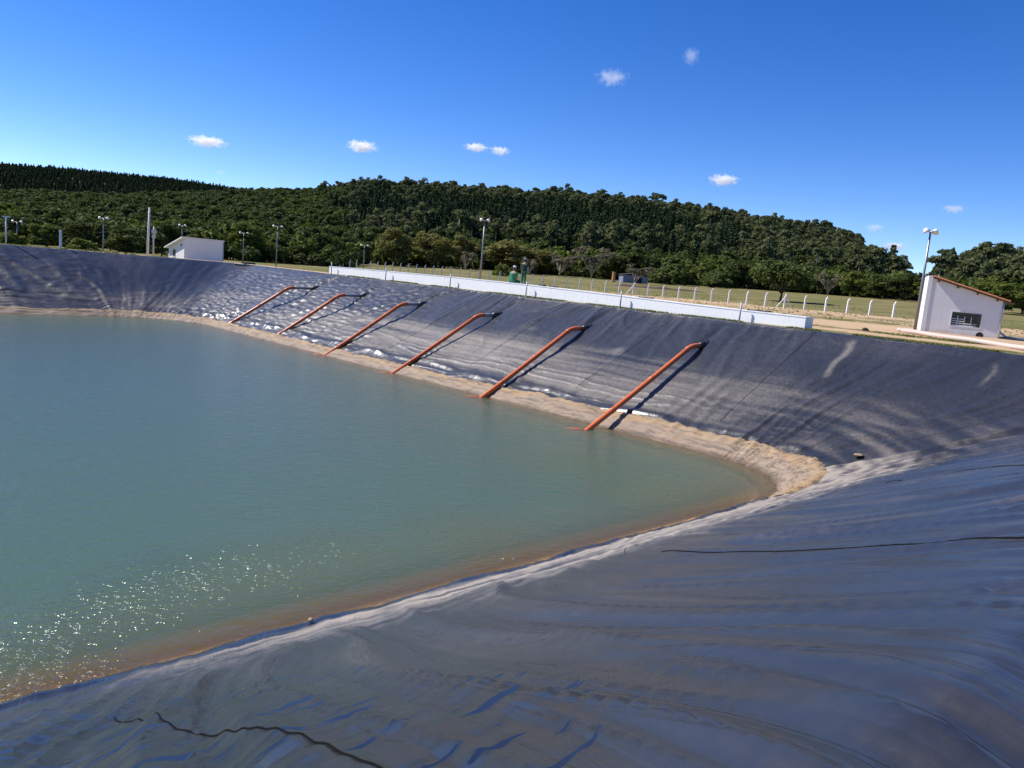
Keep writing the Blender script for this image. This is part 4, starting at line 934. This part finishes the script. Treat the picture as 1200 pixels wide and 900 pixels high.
# ------------------------------------------------------------------ fence of bent-top concrete posts
def fence_post_meshes():
    H = 1.78; prof = [(0, 0), (0, .9), (0, 1.42), (.04, 1.56), (.17, 1.78)]
    b = bmesh.new(); prev = None
    for k, (x, z) in enumerate(prof):
        w = .09-.012*k/4; ring = [b.verts.new((x+dx*w, dy*w, z)) for dx, dy in ((-1, -1), (1, -1), (1, 1), (-1, 1))]
        if prev:
            for a in range(4): b.faces.new((prev[a], prev[(a+1) % 4], ring[(a+1) % 4], ring[a]))
        prev = ring
    b.faces.new(prev); bmesh.ops.recalc_face_normals(b, faces=b.faces[:]); me = bpy.data.meshes.new('shaft'); b.to_mesh(me); b.free(); me.materials.append(MT['post'])
    ft = MB().box((0, 0, .0), (.26, .26, .12)).mesh('footing', 'concrete')
    st = MB()
    return me, ft
shaft_me, foot_me = fence_post_meshes()
FX = 88.0; yb1, yb2 = on_x(743, 333, FX).y, on_x(921, 345, FX).y
nspan = round((yb1-yb2)/2.62); spc = (yb1-yb2)/nspan
fz_y = [20, 31, 42, 50, 60, 66.6, 99, 113, 150, 175]; fz = [.82, .84, .80, .48, .30, .13, -.76, -.9, -1.4, -1.5]
k0 = int((yb2-17)/spc); ys = [yb2+spc*k for k in range(-k0, int((166-yb2)/spc)+1)]
for k, y in enumerate(ys):
    z = float(gz(FX, y)); brace = abs(y-yb1) < .1 or abs(y-yb2) < .1
    if brace: lab = 'white fence post with two slanting braces, %s' % ('behind the wall left of the shed bushes' if abs(y-yb1) < .1 else 'in front of the lone tree')
    else: lab = 'white bent-top concrete fence post, %s in the row counted from the right picture edge' % ordinal(k)
    o = empty('fence_post', (FX, y, z-.05), -HEAD+rnd.uniform(-.06, .06), lab, 'fence post', 'white concrete posts of the field fence')
    o.rotation_euler[1] = rnd.uniform(-.015, .015); link('shaft', shaft_me, o); link('footing', foot_me, o)
    o.scale = (1, 1, 1.0)
    if brace:
        for s in (-1, 1): MB().tube([(s*1.0, 0, .05), (s*.06, 0, 1.32)], .06, 6).build('brace', 'post', o)

# ------------------------------------------------------------------ things in the field beyond the fence
p = at_px(718, 176); o = empty('brick_pillar', p, -HEAD, 'short orange brick pillar beside the blue grey shed', 'pillar')
MB().tube([(0, 0, -.2), (0, 0, 2.3)], [.42, .36], 10).build('shaft', 'brick', o); MB().box((0, 0, 2.36), (.95, .95, .14), None, .02).build('cap', 'brick', o); MB().box((0, 0, .1), (1.1, 1.1, .3)).build('base', 'concrete', o)
p = at_px(741, 182); o = empty('field_shed', p, -HEAD+.2, 'low blue grey shed half hidden by a bare tree in the field', 'shed')
o.scale = (.95, 1, .8); MB().box((0, 0, .95), (6.2, 3, 2.3)).build('wall', 'shed', o); MB().prism([(-3.4, 2.101), (0, 2.75), (3.4, 2.101), (3.4, 2.19), (0, 2.84), (-3.4, 2.19)], -1.8, 1.8).build('roof', 'soil', o); MB().box((1.1, -1.52, .8), (1.1, .05, 1.8)).build('door', 'shadowhole', o)
# dark earth ridge (old furrow) crossing the field
RA, RB_ = at_px(712, 150), at_px(832, 143); b = bmesh.new(); prev = None
for i in range(41):
    f = i/40; c = RA.lerp(RB_, f); d = (RB_-RA).normalized(); n = Vector((-d.y, d.x, 0)); zg = float(gz(c.x, c.y)); hh = .55*(.75+.4*perlin(f*9, .2, 80))*min(1, 6*f, 6*(1-f)); ring = [b.verts.new((c.x+n.x*w-RA.x, c.y+n.y*w-RA.y, zg-RA.z+h)) for w, h in ((-.9, -.15), (-.45, hh*.85), (.1, hh), (.55, hh*.7), (1.0, -.15))]
    if prev:
        for a in range(4): b.faces.new((prev[a], prev[a+1], ring[a+1], ring[a]))
    prev = ring
bmesh.ops.recalc_face_normals(b, faces=b.faces[:]); me = bpy.data.meshes.new('earth_ridge'); b.to_mesh(me); b.free(); me.materials.append(MT['soil']); o = link('earth_ridge', me); o.location = RA; tag(o, kind='structure')

# ------------------------------------------------------------------ two workers on the wall
def skin_mesh(name, verts, edges, radii, mat, parent, root=0, sub=2):
    me = bpy.data.meshes.new(name); me.from_pydata([Vector(v) for v in verts], edges, []); o = link(name, me, parent); me.materials.append(MT[mat])
    sk = o.modifiers.new('skin', 'SKIN'); sk.use_smooth_shade = True
    for i, r in enumerate(radii):
        sv = me.skin_vertices[0].data[i]; sv.radius = (r, r) if not isinstance(r, tuple) else r
        sv.use_root = (i == root)
    ss = o.modifiers.new('sub', 'SUBSURF'); ss.levels = sub; ss.render_levels = sub; return o
def head_parts(parent, hx, hy, hz_, capmat):
    m = MB(); m.ball((hx, hy, hz_+.13), (.105, .115, .075), 2); m.tube([(hx, hy, hz_+.085), (hx, hy, hz_+.14)], [.112, .108], 16); c = m.build('cap', capmat, parent, True)
    MB().box((hx, hy+.15, hz_+.09), (.16, .12, .015), None, .005).build('peak', capmat, c)
    MB().ball((hx, hy-.02, hz_+.01), (.09, .095, .10), 2).build('hair', 'hair', parent, True)
def worker_standing(loc, rz, k):
    o = empty('person', loc, rz, 'standing worker in dark green shirt, green trousers and grey cap on the white wall', 'person'); o.scale = (k, k, k)
    # body: pelvis, spine, neck, head, arms, hands with fingers, legs, feet (faces local +y, seen from behind)
    v = [(0, 0, .95), (0, 0, 1.2), (0, .0, 1.42), (0, .01, 1.52), (0, .02, 1.62), (0, .025, 1.72)]; e = [(0, 1), (1, 2), (2, 3), (3, 4), (4, 5)]; r = [(.15, .11), (.145, .105), (.15, .10), .05, .085, .07]
    for s in (-1, 1):
        b = len(v); v += [(s*.19, 0, 1.44), (s*.25, -.02, 1.17), (s*.235, .05, .94), (s*.23, .07, .86)]; e += [(2, b), (b, b+1), (b+1, b+2), (b+2, b+3)]; r += [.06, .045, .035, .032]
        for q in range(4): v.append((s*.225+(q-1.5)*.006, .075+(q-1.5)*.018, .775-.006*abs(q-1.5))); e.append((b+3, len(v)-1)); r.append(.010)
        v.append((s*.20, .115, .815)); e.append((b+3, len(v)-1)); r.append(.011)
        b = len(v); v += [(s*.09, 0, .88), (s*.10, .02, .5), (s*.105, -.01, .1), (s*.11, .0, .05), (s*.125, .15, .035)]; e += [(0, b), (b, b+1), (b+1, b+2), (b+2, b+3), (b+3, b+4)]; r += [.095, .065, .045, .045, .035]
    skin_mesh('body', v, e, r, 'skin', o)
    sv = [(0, 0, .80), (0, 0, 1.15), (0, 0, 1.43), (0, .005, 1.53)]; se = [(0, 1), (1, 2), (2, 3)]; sr = [(.205, .155), (.195, .145), (.21, .15), .105]
    for s in (-1, 1): b = len(sv); sv += [(s*.2, 0, 1.43), (s*.245, -.015, 1.2)]; se += [(2, b), (b, b+1)]; sr += [.085, .075]
    skin_mesh('shirt', sv, se, sr, 'darkgreen', o, 1)
    tv = [(0, 0, 1.0)]; te = []; tr = [(.17, .13)]
    for s in (-1, 1): b = len(tv); tv += [(s*.095, 0, .84), (s*.105, .02, .48), (s*.11, -.01, .08)]; te += [(0, b), (b, b+1), (b+1, b+2)]; tr += [.115, .09, .078]
    skin_mesh('trousers', tv, te, tr, 'trousers', o)
    for s in (-1, 1): skin_mesh('boot', [(s*.112, -.03, .13), (s*.114, -.02, .05), (s*.125, .18, .045)], [(0, 1), (1, 2)], [.06, .06, .045], 'boot', o, 1)
    for s in (-1, 1): MB().ball((s*.085, .03, 1.66), (.014, .025, .035), 1).build('ear', 'skin', o, True)
    MB().ball((0, .115, 1.655), (.016, .02, .03), 1).build('nose', 'skin', o, True)
    head_parts(o, 0, .02, 1.67, 'cap_grey'); return o
def worker_seated(loc, rz, k):
    o = empty('person', loc, rz, 'seated worker in bright green shirt and white cap on the white wall', 'person'); o.scale = (k, k, k)
    # sits on the wall top facing local +y, knees bent, legs hanging over the far side
    v = [(0, 0, .12), (0, -.02, .38), (0, .02, .60), (0, .05, .70), (0, .08, .80), (0, .09, .90)]; e = [(0, 1), (1, 2), (2, 3), (3, 4), (4, 5)]; r = [(.16, .12), (.15, .11), (.15, .10), .05, .085, .07]
    for s in (-1, 1):
        b = len(v); v += [(s*.19, .03, .62), (s*.24, .10, .36), (s*.14, .30, .28), (s*.10, .37, .27)]; e += [(2, b), (b, b+1), (b+1, b+2), (b+2, b+3)]; r += [.06, .045, .035, .03]
        for q in range(4): v.append((s*.06, .40+(q-1.5)*.014, .262-(q-1.5)*.012)); e.append((b+3, len(v)-1)); r.append(.010)
        v.append((s*.09, .41, .31)); e.append((b+3, len(v)-1)); r.append(.011)
        b = len(v); v += [(s*.10, .05, .11), (s*.13, .47, .12), (s*.13, .52, -.30), (s*.13, .53, -.36), (s*.135, .66, -.38)]; e += [(0, b), (b, b+1), (b+1, b+2), (b+2, b+3), (b+3, b+4)]; r += [.10, .07, .045, .045, .035]
    skin_mesh('body', v, e, r, 'skin', o)
    sv = [(0, 0, .05), (0, -.02, .34), (0, .02, .62), (0, .045, .72)]; se = [(0, 1), (1, 2), (2, 3)]; sr = [(.22, .18), (.21, .165), (.215, .16), .11]
    for s in (-1, 1): b = len(sv); sv += [(s*.2, .03, .61), (s*.238, .09, .40)]; se += [(2, b), (b, b+1)]; sr += [.088, .078]
    skin_mesh('shirt', sv, se, sr, 'green', o, 1)
    tv = [(0, 0, .13)]; te = []; tr = [(.17, .13)]
    for s in (-1, 1): b = len(tv); tv += [(s*.10, .06, .12), (s*.13, .47, .12), (s*.13, .52, -.28)]; te += [(0, b), (b, b+1), (b+1, b+2)]; tr += [.115, .092, .075]
    skin_mesh('trousers', tv, te, tr, 'trousers', o)
    for s in (-1, 1): skin_mesh('boot', [(s*.13, .52, -.26), (s*.13, .53, -.35), (s*.135, .70, -.37)], [(0, 1), (1, 2)], [.06, .06, .045], 'boot', o, 1)
    for s in (-1, 1): MB().ball((s*.085, .09, .84), (.014, .025, .035), 1).build('ear', 'skin', o, True)
    MB().ball((0, .18, .835), (.016, .02, .03), 1).build('nose', 'skin', o, True)
    head_parts(o, 0, .08, .85, 'cap_white'); return o
y_s = on_x(613, 332, WX+.4).y; y_k = on_x(600, 331, WX+.65).y
worker_standing((WX+.40, y_s, walltop(y_s)), R(-65), 1.06)
worker_seated((WX+.72, y_k, walltop(y_k)), R(-80), 1.28)

# ------------------------------------------------------------------ small things lying about
def lump(name, c, size, mat, label, cat, sub=2, jit=.12):
    o = MB().ball((0, 0, 0), size, sub, jit).build(name, mat, None, True); o.location = c; o.rotation_euler = (0, 0, rnd.uniform(0, 6)); tag(o, label, cat); return o
y = on_x(635, 336, WX+.5).y
o = empty('tool_bag', (WX+.5, y, walltop(y)), R(80), 'black tool bag on the white wall right of the standing worker', 'bag')
MB().box((0, 0, .13), (.75, .34, .26), None, .06).build('bag_body', 'rope', o, True); MB().tube([(-.2, 0, .26), (-.12, 0, .36), (.12, 0, .36), (.2, 0, .26)], .018, 6).build('handle', 'rope', o, True)
def cloth(px, py, ln, label):
    y = on_x(px, py, WX+.5).y; o = MB()
    o.tube([(0.05*math.sin(i*2.1), -ln/2+ln*i/8, .035+.02*math.sin(i*1.7)) for i in range(9)], [.03+.02*abs(math.sin(i*1.3)) for i in range(9)], 8); ob = o.build('rolled_cable', 'rope', None, True); ob.location = (WX+.55, y, walltop(y)); tag(ob, label, 'cable')
cloth(648, 337, .9, 'short dark cable on the white wall just right of the tool bag'); cloth(757, 348.5, 1.2, 'dark cable on the white wall near the braced fence post'); cloth(890, 364.5, 1.6, 'dark cable on the white wall close to its right end')
p = polar(1013, 391, 52); lump('dark_clod', (p.x, p.y, float(gz(p.x, p.y))+.1), (.2, .16, .14), 'darkstone', 'dark clod on the bare dirt between wall and pump house', 'clod')
i = col_at(0, 7.3); j = np.searchsorted(T, .955); lump('edge_stone', Vector(P[i, j])+Vector((0, 0, .05)), (.06, .05, .035), 'stone', 'small tan stone at the near waterline', 'stone')
i = np.where((Cb == 1))[0][6]; j = np.searchsorted(T, .80); pp = P[i, j]
for k in range(1): lump('mud_clod', Vector(pp)+Vector((0, 0, .06)), (.24, .16, .04), 'stone', 'lump of tan mud on the black sheet above the corner shelf', 'clod', 3, .22)

# ------------------------------------------------------------------ small clouds
def cloud(px, py, w, h, dens, label, seed):
    r = 3200; p = polar(px, py, r); s = r/F; m = bpy.data.materials.get('cloud%d' % seed)
    b = bmesh.new(); bmesh.ops.create_icosphere(b, subdivisions=3, radius=1.0)
    me = bpy.data.meshes.new('cloud'); b.to_mesh(me); b.free(); me.materials.append(CM[dens]); o = link('cloud', me); o.location = p
    o.scale = (w*s*.62, w*s*.62, h*s*.75); o.rotation_euler = (0, 0, seed*1.3); tag(o, label, 'cloud', 'small fair weather clouds')
CM = {d: mat_cloud(d) for d in (.05, .02, .009)}
for i, (px, py, w, h, dn, lab) in enumerate(((243, 166, 40, 10, .05, 'small flat white cloud at the far left above the ridge'), (424, 172, 36, 12, .05, 'small white cloud second from the left above the hill'), (558, 173, 28, 9, .05, 'left one of a close pair of small clouds over the hill'), (586, 177, 24, 9, .05, 'right one of a close pair of small clouds over the hill'),
        (848, 211, 34, 11, .05, 'small bright white cloud over the right half of the hill'), (717, 91, 38, 16, .009, 'thin wispy cloud high in the sky'), (810, 66, 20, 18, .009, 'thin wispy cloud highest in the picture'), (1118, 245, 24, 8, .02, 'small faint cloud right above the pump house lamp mast'), (1047, 289, 26, 9, .05, 'small low cloud just above the gap in the hills'), (1025, 267, 20, 8, .02, 'faint low cloud left of the lamp mast top'), (258, 202, 14, 5, .009, 'tiny faint cloud just over the left ridge'))):
    cloud(px, py, w, h, dn, lab, i)
